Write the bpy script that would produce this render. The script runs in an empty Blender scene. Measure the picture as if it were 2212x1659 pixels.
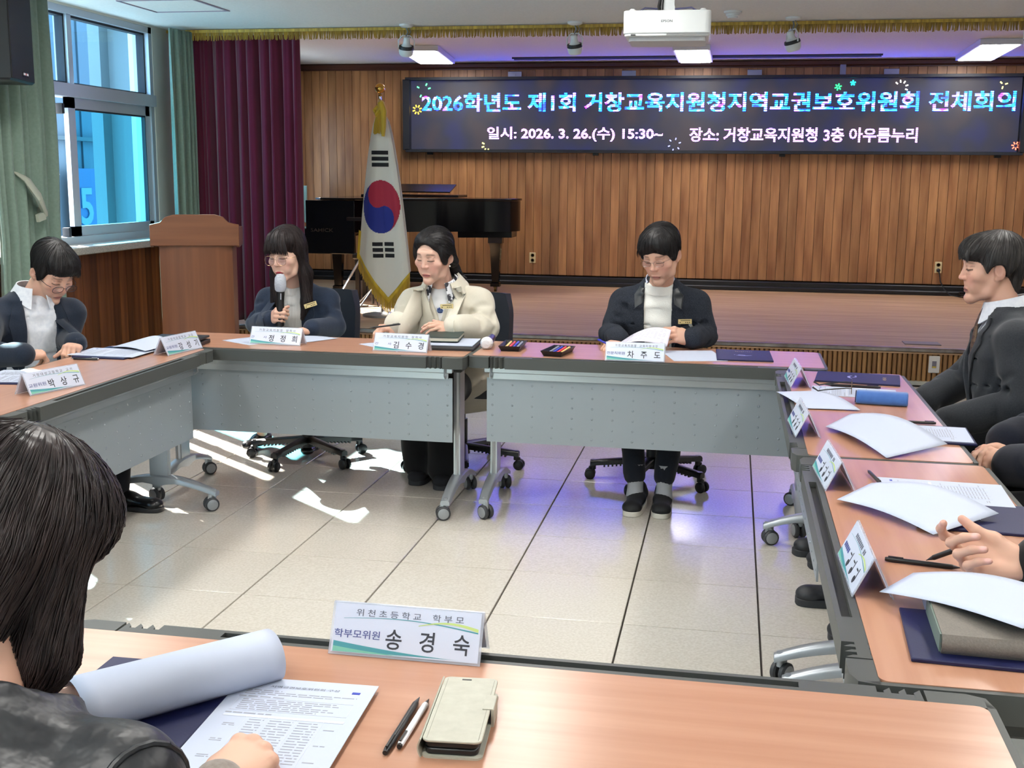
import bpy, math, random
import numpy as np
from mathutils import Vector, Matrix
from mathutils.bvhtree import BVHTree
random.seed(7); RNG = np.random.default_rng(7)
S = bpy.context.scene
COL = S.collection
PI = math.pi

# ------------------------------------------------------------------ camera, world, sun, exposure
F_PX, YAW, PITCH, ROLL, CAM_H = 2504.22, .185525, .177394, .009216, 1.47178
def cam_axes():
    cy, sy, cp, sp = math.cos(YAW), math.sin(YAW), math.cos(PITCH), math.sin(PITCH)
    fw = Vector((-sy*cp, cy*cp, -sp)); r = Vector((cy, sy, 0)); u = r.cross(fw)
    c, s = math.cos(ROLL), math.sin(ROLL)
    return c*r+s*u, -s*r+c*u, fw
_r, _u, _f = cam_axes()
cd = bpy.data.cameras.new('camera'); cd.sensor_width = 36; cd.lens = F_PX/2212*36; cd.clip_start = .05; cd.clip_end = 200
cam = bpy.data.objects.new('camera', cd); COL.objects.link(cam)
cam.matrix_world = Matrix(((_r.x, _u.x, -_f.x, 0), (_r.y, _u.y, -_f.y, 0), (_r.z, _u.z, -_f.z, CAM_H), (0, 0, 0, 1)))
S.camera = cam
w = bpy.data.worlds.new('sky'); S.world = w; w.use_nodes = True
w.node_tree.nodes['Background'].inputs[0].default_value = (.50, .74, 1.0, 1)
w.node_tree.nodes['Background'].inputs[1].default_value = 4.5
sl = bpy.data.lights.new('sun', 'SUN'); sl.energy = 40; sl.angle = .009; sl.color = (1, .97, .9)
sun = bpy.data.objects.new('sun', sl); COL.objects.link(sun); sun.location = (-8, 10, 8)
SUN_DIR = Vector((.74, -.60, -.62)).normalized()
sun.rotation_euler = SUN_DIR.to_track_quat('-Z', 'Y').to_euler()
S.view_settings.view_transform = 'Standard'; S.view_settings.look = 'None'
S.view_settings.gamma = 1; S.view_settings.use_curve_mapping = False
S.view_settings.exposure = 0.58
S.cycles.use_denoising = True
S.cycles.max_bounces = 6; S.cycles.diffuse_bounces = 3; S.cycles.glossy_bounces = 3
S.cycles.use_adaptive_sampling = True; S.cycles.adaptive_threshold = .05
S.cycles.transmission_bounces = 4; S.cycles.transparent_max_bounces = 8
S.cycles.sample_clamp_indirect = 4; S.cycles.caustics_reflective = False; S.cycles.caustics_refractive = False

# ------------------------------------------------------------------ helpers
def lin(c):
    return tuple((x/255/12.92 if x/255 <= .04045 else ((x/255+.055)/1.055)**2.4) for x in c)
MATS = {}
def mat(name, rgb=(128, 128, 128), rough=.5, metal=0, spec=.5, grain=None, bump=None, emit=None, coat=0, sheen=0, alpha=None, rand=0, sss=0):
    """grain=(scale_xyz, contrast, rgb2): stretched noise between two colours; bump=(scale_xyz, strength, distance)"""
    if name in MATS: return MATS[name]
    m = bpy.data.materials.new(name); m.use_nodes = True; MATS[name] = m
    nt = m.node_tree; N = nt.nodes; L = nt.links; b = N['Principled BSDF']
    b.inputs['Base Color'].default_value = (*lin(rgb), 1); b.inputs['Roughness'].default_value = rough
    b.inputs['Metallic'].default_value = metal; b.inputs['Specular IOR Level'].default_value = spec
    b.inputs['Coat Weight'].default_value = coat; b.inputs['Sheen Weight'].default_value = sheen
    if coat: b.inputs['Coat Roughness'].default_value = .08
    if sss:
        b.inputs['Subsurface Weight'].default_value = sss; b.inputs['Subsurface Radius'].default_value = (.012, .004, .002); b.inputs['Subsurface Scale'].default_value = .5
    if emit:
        b.inputs['Emission Color'].default_value = (*lin(emit[0]), 1); b.inputs['Emission Strength'].default_value = emit[1]
    tc = N.new('ShaderNodeTexCoord'); oi = N.new('ShaderNodeObjectInfo')
    def noise(scale, detail=4, off=True):
        mp = N.new('ShaderNodeMapping'); mp.inputs['Scale'].default_value = scale
        L.new(tc.outputs['Object'], mp.inputs[0])
        if off:
            cx = N.new('ShaderNodeMath'); cx.operation = 'MULTIPLY'; cx.inputs[1].default_value = 37.3
            L.new(oi.outputs['Random'], cx.inputs[0])
            cv = N.new('ShaderNodeCombineXYZ')
            for i in range(3): L.new(cx.outputs[0], cv.inputs[i])
            L.new(cv.outputs[0], mp.inputs['Location'])
        n = N.new('ShaderNodeTexNoise'); n.inputs['Scale'].default_value = 1; n.inputs['Detail'].default_value = detail
        L.new(mp.outputs[0], n.inputs['Vector']); return n
    cur = None
    if grain:
        n = noise(grain[0]); r = N.new('ShaderNodeValToRGB'); k = grain[1]
        r.color_ramp.elements[0].position = .5-k; r.color_ramp.elements[1].position = .5+k
        r.color_ramp.elements[0].color = (*lin(rgb), 1); r.color_ramp.elements[1].color = (*lin(grain[2]), 1)
        L.new(n.outputs['Fac'], r.inputs[0]); cur = r.outputs[0]
    if rand:
        h = N.new('ShaderNodeHueSaturation')
        if cur: L.new(cur, h.inputs['Color'])
        else: h.inputs['Color'].default_value = (*lin(rgb), 1)
        mr = N.new('ShaderNodeMapRange'); mr.inputs[3].default_value = 1-rand; mr.inputs[4].default_value = 1+rand
        L.new(oi.outputs['Random'], mr.inputs[0]); L.new(mr.outputs[0], h.inputs['Value']); cur = h.outputs[0]
    if cur: L.new(cur, b.inputs['Base Color'])
    if bump:
        n = noise(bump[0], 3); bp = N.new('ShaderNodeBump'); bp.inputs['Strength'].default_value = bump[1]; bp.inputs['Distance'].default_value = bump[2]
        L.new(n.outputs['Fac'], bp.inputs['Height']); L.new(bp.outputs[0], b.inputs['Normal'])
    if alpha is not None: b.inputs['Alpha'].default_value = alpha
    return m
def glass(name, tint, glossy=.06):
    if name in MATS: return MATS[name]
    m = bpy.data.materials.new(name); m.use_nodes = True; MATS[name] = m; nt = m.node_tree; N = nt.nodes; L = nt.links
    N.remove(N['Principled BSDF']); out = N['Material Output']
    t = N.new('ShaderNodeBsdfTransparent'); t.inputs[0].default_value = (*tint, 1)
    g = N.new('ShaderNodeBsdfGlossy'); g.inputs['Roughness'].default_value = .02
    mx = N.new('ShaderNodeMixShader'); mx.inputs[0].default_value = glossy
    L.new(t.outputs[0], mx.inputs[1]); L.new(g.outputs[0], mx.inputs[2]); L.new(mx.outputs[0], out.inputs[0]); return m

class MB:
    def __init__(s): s.v = []; s.f = []
    def add(s, vs, fs):
        o = len(s.v); s.v += [tuple(x) for x in vs]; s.f += [tuple(i+o for i in f) for f in fs]; return s
    def box(s, c, d, rot=None, ch=0):
        x, y, z = d[0]/2, d[1]/2, d[2]/2
        if ch:
            vs = []
            for sz in (-1, 1):
                for (a, b) in ((-1, -1), (1, -1), (1, 1), (-1, 1)): vs.append((a*x, b*y, sz*(z-ch)))
            for sz in (-1, 1):
                for (a, b) in ((-1, -1), (1, -1), (1, 1), (-1, 1)): vs.append((a*(x-ch), b*(y-ch), sz*z))
            fs = [(i, (i+1) % 4, 4+(i+1) % 4, 4+i) for i in range(4)]
            fs += [(4+i, 4+(i+1) % 4, 12+(i+1) % 4, 12+i) for i in range(4)]
            fs += [(8+i, 8+(i+1) % 4, (i+1) % 4, i) for i in range(4)]
            fs += [(12, 13, 14, 15), (11, 10, 9, 8)]
        else:
            vs = [(a*x, b*y, e*z) for e in (-1, 1) for (a, b) in ((-1, -1), (1, -1), (1, 1), (-1, 1))]
            fs = [(3, 2, 1, 0), (4, 5, 6, 7)]+[(i, (i+1) % 4, 4+(i+1) % 4, 4+i) for i in range(4)]
        m = Matrix.Translation(c) @ (rot.to_4x4() if rot else Matrix())
        return s.add([m @ Vector(v) for v in vs], fs)
    def cyl(s, p0, p1, r0, r1=None, n=16, caps=True):
        r1 = r0 if r1 is None else r1
        return s.tube([p0, p1], [r0, r1], n, caps)
    def tube(s, path, r, n=8, caps=True, flat=None):
        P = [Vector(p) for p in path]; k = len(P); r = r if isinstance(r, (list, tuple)) else [r]*k
        vs = []; up = None
        for i in range(k):
            t = (P[min(i+1, k-1)]-P[max(i-1, 0)])
            t = t.normalized() if t.length > 1e-9 else Vector((0, 0, 1))
            if up is None:
                up = Vector((0, 0, 1)) if abs(t.z) < .9 else Vector((1, 0, 0))
            a = t.cross(up).normalized(); b = a.cross(t).normalized(); up = b
            for j in range(n):
                q = 2*PI*j/n; ra = r[i]; rb = r[i]*(flat if flat else 1)
                vs.append(P[i]+a*math.cos(q)*ra+b*math.sin(q)*rb)
        fs = [(i*n+j, i*n+(j+1) % n, (i+1)*n+(j+1) % n, (i+1)*n+j) for i in range(k-1) for j in range(n)]
        if caps: fs += [tuple(range(n))[::-1], tuple(range((k-1)*n, k*n))]
        return s.add(vs, fs)
    def lathe(s, prof, n=24, m=None):
        k = len(prof); vs = []
        for (r, z) in prof:
            for j in range(n): vs.append(Vector((r*math.cos(2*PI*j/n), r*math.sin(2*PI*j/n), z)))
        fs = [(i*n+j, i*n+(j+1) % n, (i+1)*n+(j+1) % n, (i+1)*n+j) for i in range(k-1) for j in range(n)]
        fs += [tuple(range(n))[::-1], tuple(range((k-1)*n, k*n))]
        if m: vs = [m @ v for v in vs]
        return s.add(vs, fs)
    def prism(s, poly, z0, z1, m=None):
        n = len(poly); vs = [Vector((x, y, z0)) for x, y in poly]+[Vector((x, y, z1)) for x, y in poly]
        fs = [tuple(range(n))[::-1], tuple(range(n, 2*n))]+[(i, (i+1) % n, n+(i+1) % n, n+i) for i in range(n)]
        if m: vs = [m @ v for v in vs]
        return s.add(vs, fs)
    def ell(s, c, r, n=16, k=10, m=None):
        prof = [(max(1e-4, math.sin(PI*i/k)), -math.cos(PI*i/k)) for i in range(k+1)]
        t = (m or Matrix()) @ Matrix.Translation(c) @ Matrix.Diagonal((r[0], r[1], r[2], 1))
        return s.lathe(prof, n, t)
    def sheet(s, fn, nu, nv, thick=0):
        """fn(u,v)->point ; thick gives a second, offset layer"""
        P = [[Vector(fn(i/nu, j/nv)) for j in range(nv+1)] for i in range(nu+1)]
        idx = lambda i, j: i*(nv+1)+j
        vs = [P[i][j] for i in range(nu+1) for j in range(nv+1)]
        fs = [(idx(i, j), idx(i+1, j), idx(i+1, j+1), idx(i, j+1)) for i in range(nu) for j in range(nv)]
        if thick:
            nv_ = len(vs); low = []
            for i in range(nu+1):
                for j in range(nv+1):
                    du = P[min(i+1, nu)][j]-P[max(i-1, 0)][j]; dv = P[i][min(j+1, nv)]-P[i][max(j-1, 0)]
                    nrm = du.cross(dv); nrm = nrm.normalized() if nrm.length > 1e-12 else Vector((0, 0, 1))
                    low.append(P[i][j]-nrm*thick)
            fs2 = [tuple(nv_+q for q in f[::-1]) for f in fs]; edge = []
            for i in range(nu):
                edge += [(idx(i+1, 0), idx(i, 0), nv_+idx(i, 0), nv_+idx(i+1, 0)), (idx(i, nv), idx(i+1, nv), nv_+idx(i+1, nv), nv_+idx(i, nv))]
            for j in range(nv):
                edge += [(idx(0, j), idx(0, j+1), nv_+idx(0, j+1), nv_+idx(0, j)), (idx(nu, j+1), idx(nu, j), nv_+idx(nu, j), nv_+idx(nu, j+1))]
            vs += low; fs += fs2+edge
        return s.add(vs, fs)
    def mesh(s, name, smooth=True, ang=40):
        me = bpy.data.meshes.new(name); me.from_pydata(s.v, [], s.f); me.update()
        if smooth and len(me.polygons):
            me.polygons.foreach_set('use_smooth', [True]*len(me.polygons)); me.set_sharp_from_angle(angle=math.radians(ang))
        return me
def ob(name, me, material=None, parent=None, loc=None, rot=None, bevel=0, seg=2):
    if isinstance(me, MB): me = me.mesh(name)
    o = bpy.data.objects.new(name, me); COL.objects.link(o)
    if material is not None and me is not None and not me.materials: me.materials.append(material)
    if parent: o.parent = parent
    if loc: o.location = loc
    if rot: o.rotation_euler = rot
    if bevel:
        b = o.modifiers.new('bevel', 'BEVEL'); b.width = bevel; b.segments = seg; b.limit_method = 'ANGLE'; b.angle_limit = .6
    return o
def tag(o, label, cat, group=None):
    o['label'] = label; o['category'] = cat
    if group: o['group'] = group
    return o
def thing(name, label, cat, loc=(0, 0, 0), rz=0, group=None):
    o = bpy.data.objects.new(name, None); COL.objects.link(o); o.location = loc; o.rotation_euler = (0, 0, rz); o.empty_display_size = .1
    return tag(o, label, cat, group)
def struct(o): o['kind'] = 'structure'; return o
def copy_tree(o, parent=None):
    c = o.copy(); COL.objects.link(c); c.parent = parent
    for ch in list(o.children): copy_tree(ch, c)
    return c
def rrect(w, d, r, n=5, cx=0, cy=0):
    out = []
    for (sx, sy, a0) in ((1, 1, 0), (-1, 1, 90), (-1, -1, 180), (1, -1, 270)):
        for i in range(n+1):
            a = math.radians(a0+90*i/n); out.append((cx+sx*(w/2-r)+r*math.cos(a), cy+sy*(d/2-r)+r*math.sin(a)))
    return out
def text_mesh(body, size, weight=0, align='CENTER', depth=0, spacing=1.0):
    c = bpy.data.curves.new('lettering', 'FONT'); c.body = body; c.size = size; c.align_x = align; c.align_y = 'CENTER'
    c.offset = weight; c.extrude = depth; c.space_character = spacing; c.resolution_u = 3
    o = bpy.data.objects.new('lettering', c); COL.objects.link(o)
    dg = bpy.context.evaluated_depsgraph_get(); dg.update()
    me = bpy.data.meshes.new_from_object(o.evaluated_get(dg)); me.materials.clear()
    bpy.data.objects.remove(o); bpy.data.curves.remove(c); return me
def fit_text(body, width, height, weight=0, depth=0):
    """lettering scaled to an exact width and height, centred on the origin in its own XY plane"""
    me = text_mesh(body, 1.0, weight, 'LEFT', depth)
    n = len(me.vertices); co = np.empty(n*3, np.float32); me.vertices.foreach_get('co', co); co = co.reshape(-1, 3)
    lo, hi = co.min(0), co.max(0)
    co[:, 0] = (co[:, 0]-(lo[0]+hi[0])/2)*width/(hi[0]-lo[0]); co[:, 1] = (co[:, 1]-(lo[1]+hi[1])/2)*height/(hi[1]-lo[1])
    me.vertices.foreach_set('co', co.ravel()); me.update(); return me
# ------------------------------------------------------------------ room shell
XL, XR, YB, YS, YW = -4.4, 4.6, -2.6, 8.72, 12.91      # left wall, right wall, wall behind the camera, stage edge, stage back wall
ZC, ZSC, ZST = 2.57, 2.70, .268                         # room ceiling, stage ceiling, stage floor
white = mat('painted ceiling', (240, 243, 244), .9, grain=((60, 60, 60), .3, (228, 232, 233)), bump=((220, 220, 220), .25, .004))
plaster = mat('pale wall paint', (222, 222, 214), .85)
# floor: base slab, tiles
floor = struct(ob('floor', MB().box(((XL+XR)/2, (YB+YS)/2, -.06), (XR-XL+.2, YS-YB+.2, .1)), mat('floor joint', (74, 68, 64), .8)))
tile_m = mat('floor tile', (213, 207, 197), .17, spec=.6, grain=((110, 110, 110), .14, (200, 193, 181)), rand=.025, bump=((30, 30, 30), .02, .002))
tile = MB().box((0, 0, -.005), (.4435, .4448, .012), ch=.0012).mesh('floor_tile', smooth=False); tile.materials.append(tile_m)
rest = MB(); nt_ = 0
for i in range(-11, 11):
    for j in range(-14, 12):
        x, y = .142+.45*i+.225, 3.682+.45*j+.225
        if x < XL+.1 or x > XR or y > YS+.1 or y < YB: continue
        near = (-4.4 < x < 2.3 and 1.7 < y < 8.8)
        if near: ob('floor_tile', tile, None, floor, (x, y, 0)); nt_ += 1
        else: rest.box((x, y, -.005), (.4435, .4475, .012), ch=.0012)
o = ob('floor_tile_field', rest, tile_m, floor); o['kind'] = 'stuff'
# ceilings
c = struct(ob('ceiling', MB().box(((XL+XR)/2, (YB+YS)/2, ZC+.06), (XR-XL+.2, YS-YB+.1, .12)), white))
struct(ob('ceiling_stage', MB().box((-.17, (YS+YW)/2+.1, ZSC+.05), (9.8, YW-YS+.5, .1)), white))
# header between the two ceilings
struct(ob('trim_1', MB().box(((XL+XR)/2, YS+.06, (ZC+ZSC)/2+.02), (XR-XL+.2, .06, ZSC-ZC+.12)), plaster))
# hidden walls of the room
struct(ob('wall_right', MB().box((XR+.06, (YB+YW)/2, 1.4), (.1, YW-YB+.6, 2.9)), plaster))
struct(ob('wall_rear', MB().box(((XL+XR)/2, YB-.06, 1.4), (XR-XL+.2, .1, 2.9)), plaster))
struct(ob('wall_stage_left', MB().box((-5.02, 9.95, 1.4), (.1, 2.5, 2.9)).box((-5.02, 12.65, 1.4), (.1, .7, 2.9)).box((-5.02, 11.75, .5), (.1, 1.1, 1.0)).box((-5.02, 11.75, 2.5), (.1, 1.1, .7)).box((-4.72, 8.86, 1.4), (.65, .06, 2.9)), mat('weathered outer render', (112, 130, 138), .85)))
# stage back wall: backing and planks
wb = struct(ob('wall_back', MB().box((-.2, YW+.09, 1.4), (9.9, .1, 2.9)), mat('plank gap', (48, 30, 20), .8)))
plank_m = mat('wall plank', (186, 136, 90), .4, spec=.4, grain=((13, 13, 1.5), .2, (140, 94, 60)), rand=.2, bump=((70, 70, 3), .06, .003))
pk = MB().box((0, 0, 0), (.0915, .024, 2.30), ch=.004).mesh('plank', smooth=False); pk.materials.append(plank_m)
x = -4.92
while x < 4.5:
    ob('plank', pk, None, wb, (x, YW+.028, 1.53)); x += .0955
dark_wood = mat('dark cornice wood', (92, 50, 34), .4, grain=((2, 30, 30), .3, (70, 38, 26)))
struct(ob('trim_2', MB().box((-.2, YW-.005, 2.668), (9.6, .045, .06), ch=.012).box((-.2, YW+.01, 2.635), (9.6, .025, .02)), dark_wood))
black = mat('black paint', (16, 17, 20), .42)
struct(ob('baseboard_back', MB().box((-.2, YW-.005, .318), (9.6, .035, .10), ch=.01).box((-.2, YW-.035, .29), (9.6, .05, .05), ch=.01), black))
# stage
st = struct(ob('floor_stage', MB().box((-.2, (YS+YW)/2+.04, ZST-.02), (9.6, YW-YS+.06, .04)), mat('stage strip flooring', (204, 168, 132), .55, spec=.25, grain=((1.1, 42, 42), .22, (156, 120, 90)), bump=((1.5, 60, 60), .05, .002))))
ris = struct(ob('wall_stage_front', MB().box((-.2, YS+.07, .12), (9.6, .06, .25)), mat('riser backing', (60, 38, 22), .8)))
slat_m = mat('riser slat', (186, 142, 92), .42, grain=((40, 40, 3), .26, (126, 84, 48)), rand=.16)
sm = MB().tube([(0, 0, 0), (0, 0, .222)], .0158, 8).mesh('slat', ang=60); sm.materials.append(slat_m)
x = -4.36
while x < 4.5:
    ob('slat', sm, None, ris, (x, YS+.03, .018)); x += .0352 if x < 3.4 else .07
struct(ob('trim_3', MB().box((-.2, YS+.03, ZST-.012), (9.6, .07, .03), ch=.006), mat('worn aluminium edging', (176, 172, 166), .28, .9, grain=((9, 9, 9), .2, (128, 116, 112)))))
struct(ob('baseboard_stage', MB().box((-.2, YS+.02, .014), (9.6, .05, .028)), mat('pale skirting', (196, 192, 180), .6)))
# left wall: stone-sill windows above plank wainscot. openings: window A (in view), window B (nearer, beside the camera's left edge), window C (unseen, added for more daylight)
WZ0, WZ1 = .985, 2.555
WA, WB, WC = (6.14, 8.47), (3.35, 5.62), (-1.9, 1.5)
wl = MB()
segs = [(YB-.1, WC[0]), (WC[1], WB[0]), (WB[1], WA[0]), (WA[1], YS+.1)]
for a, b in segs: wl.box((XL-.1, (a+b)/2, 1.36), (.2, b-a, 2.82))
for a, b in (WA, WB, WC):
    wl.box((XL-.1, (a+b)/2, WZ0/2-.05), (.2, b-a, WZ0+.1)); wl.box((XL-.1, (a+b)/2, (WZ1+2.75)/2), (.2, b-a, 2.75-WZ1))
wleft = struct(ob('wall_left', wl, plaster))
wp_m = mat('wainscot plank', (146, 90, 50), .38, spec=.4, grain=((30, 30, 1.2), .26, (100, 58, 34)), rand=.5)
wp = MB().box((0, 0, 0), (.018, .0945, .86), ch=.003).mesh('plank', smooth=False); wp.materials.append(wp_m)
y = 3.0
while y < YS-.03: ob('plank', wp, None, wleft, (XL+.012, y, .49)); y += .0985
struct(ob('baseboard_left', MB().box((XL+.02, 5.6, .05), (.03, 6.2, .1), ch=.006), dark_wood))
pil = MB().box((XL+.06, 5.95, 1.55), (.1, .36, 1.96), ch=.01).box((XL+.085, 5.98, 1.55), (.08, .06, 1.96), ch=.008)
struct(ob('trim_4', pil, mat('orange pillar veneer', (186, 128, 72), .35, grain=((30, 30, 1), .3, (146, 92, 48)))))
# windows
fr = mat('silver window frame', (186, 194, 204), .38, .25)
frw = mat('white sash', (232, 234, 238), .4)
rubber = mat('window gasket', (38, 42, 50), .6)
g_up = glass('clear blue glass', (.78, .93, 1.0)); g_lo = glass('cyan film glass', (.42, .82, .92))
stone = mat('sill stone', (196, 190, 182), .35, grain=((160, 160, 160), .1, (150, 146, 142)))
def window(n, a, b, ymid, sash_open, g_lo=g_lo):
    x = XL-.07; w_ = struct(ob('window_%d' % n, MB()
        .box((x, (a+b)/2, WZ1-.02), (.13, b-a, .05)).box((x, (a+b)/2, WZ0+.025), (.13, b-a, .055)).box((x, a+.025, (WZ0+WZ1)/2), (.13, .05, WZ1-WZ0)).box((x, b-.025, (WZ0+WZ1)/2), (.13, .05, WZ1-WZ0))
        .box((x+.01, (a+b)/2, 2.012), (.15, b-a, .085)).box((x+.075, (a+b)/2, 1.985), (.012, b-a, .03)), fr))
    def part(nm, mb, m): return ob(nm, mb, m, w_)
    part('mullion', MB().box((x, ymid, (2.05+WZ1)/2), (.1, .055, WZ1-2.05), ch=.006), fr)
    for (p, q) in ((a+.05, ymid-.0275), (ymid+.0275, b-.05)):
        part('gasket', MB().box((x, (p+q)/2, 2.062), (.06, q-p, .014)).box((x, (p+q)/2, WZ1-.052), (.06, q-p, .016)).box((x, p+.008, 2.29), (.06, .016, .47)).box((x, q-.008, 2.29), (.06, .016, .47)), rubber)
        part('pane', MB().box((x, (p+q)/2, 2.29), (.006, q-p, .48)), g_up)
    # lower sliding sashes
    def sash(y0, y1, dx, stile, glassm):
        s_ = part('sash', MB().box((x+dx, (y0+y1)/2, 1.935), (.035, y1-y0, .075)).box((x+dx, (y0+y1)/2, 1.06), (.035, y1-y0, .09)).box((x+dx, y0+stile/2, 1.5), (.035, stile, .95)).box((x+dx, y1-.03, 1.5), (.035, .06, .95)), fr)
        ob('gasket', MB().box((x+dx, (y0+y1)/2, 1.892), (.03, y1-y0-.1, .012)).box((x+dx, y1-.064, 1.5), (.03, .012, .79)), rubber, s_)
        ob('pane', MB().box((x+dx, (y0+stile+y1-.06)/2, 1.5), (.006, y1-y0-stile-.06, .80)), glassm, s_)
        return s_
    sash(ymid-.06, b-.05, .03, .085, g_lo)
    if sash_open:                                     # the other sashes pushed together beside the middle
        for k, yy in enumerate((ymid-.20, ymid-.40)):
            s2 = part('sash', MB().box((x-.02+.03*k, yy, 1.5), (.03, .085, .95), ch=.004), frw)
            lt = ob('latch', MB().box((x+.012+.03*k, yy+.02, 1.47), (.012, .022, .06), ch=.004).cyl((x+.012+.03*k, yy+.02, 1.46), (x+.012+.03*k, yy+.045, 1.455), .006, n=8), mat('latch metal', (190, 192, 196), .3, .8), s2)
        part('track_stop', MB().box((x+.02, ymid-.115, 1.89), (.05, .03, .07), ch=.004).box((x+.02, ymid-.115, 1.065), (.05, .03, .07), ch=.004), rubber)
    else:
        sash(a+.05, ymid+.02, -.01, .085, g_lo)
    ob('window_sill', MB().box((XL+.06, (a+b)/2, WZ0-.025), (.30, b-a+.1, .05), ch=.006), stone, w_)
window(1, WA[0], WA[1], 7.36, True)
window(2, WB[0], WB[1], 4.5, False, g_up)
window(3, WC[0], WC[1], -.2, False, g_up)  # unseen window added to bring soft daylight in from behind the camera
# outdoors: facade across the way, ground
fac = mat('pale facade panel', (58, 80, 92), .6, rand=.16)
bd = thing('building', 'pale blue panelled building facade seen outside the window', 'building', (-8.6, 13, 0))
pn = MB().box((0, 0, 1.4), (.12, .46, 5.0), ch=.01).mesh('panel', smooth=False); pn.materials.append(fac)
for k in range(30): ob('panel', pn, None, bd, (.02*(k % 3), -6+.475*k, 0))
ob('wall', MB().box((-.2, 1.0, 1.4), (.2, 15, 5.0)), mat('facade core', (46, 62, 76), .7), bd)
sg = ob('sign_board', MB().box((.25, 1.12, 1.02), (.05, .72, 1.0), ch=.01), mat('blue sign board', (34, 74, 116), .5), bd)
ob('lettering', fit_text('5', .30, .48, .02, .006), mat('pale sign figure', (96, 124, 140), .5), sg, (.285, 1.04, 1.03), (PI/2, 0, PI/2))
ob('ledge', MB().box((.12, 1.2, 1.9), (.14, 1.2, .05)), mat('facade ledge', (50, 72, 78), .6), bd)
gr = struct(ob('ground', MB().box((-12, 6, -3.05), (15.1, 40, .1)), mat('yard paving', (150, 152, 150), .9)))
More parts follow.
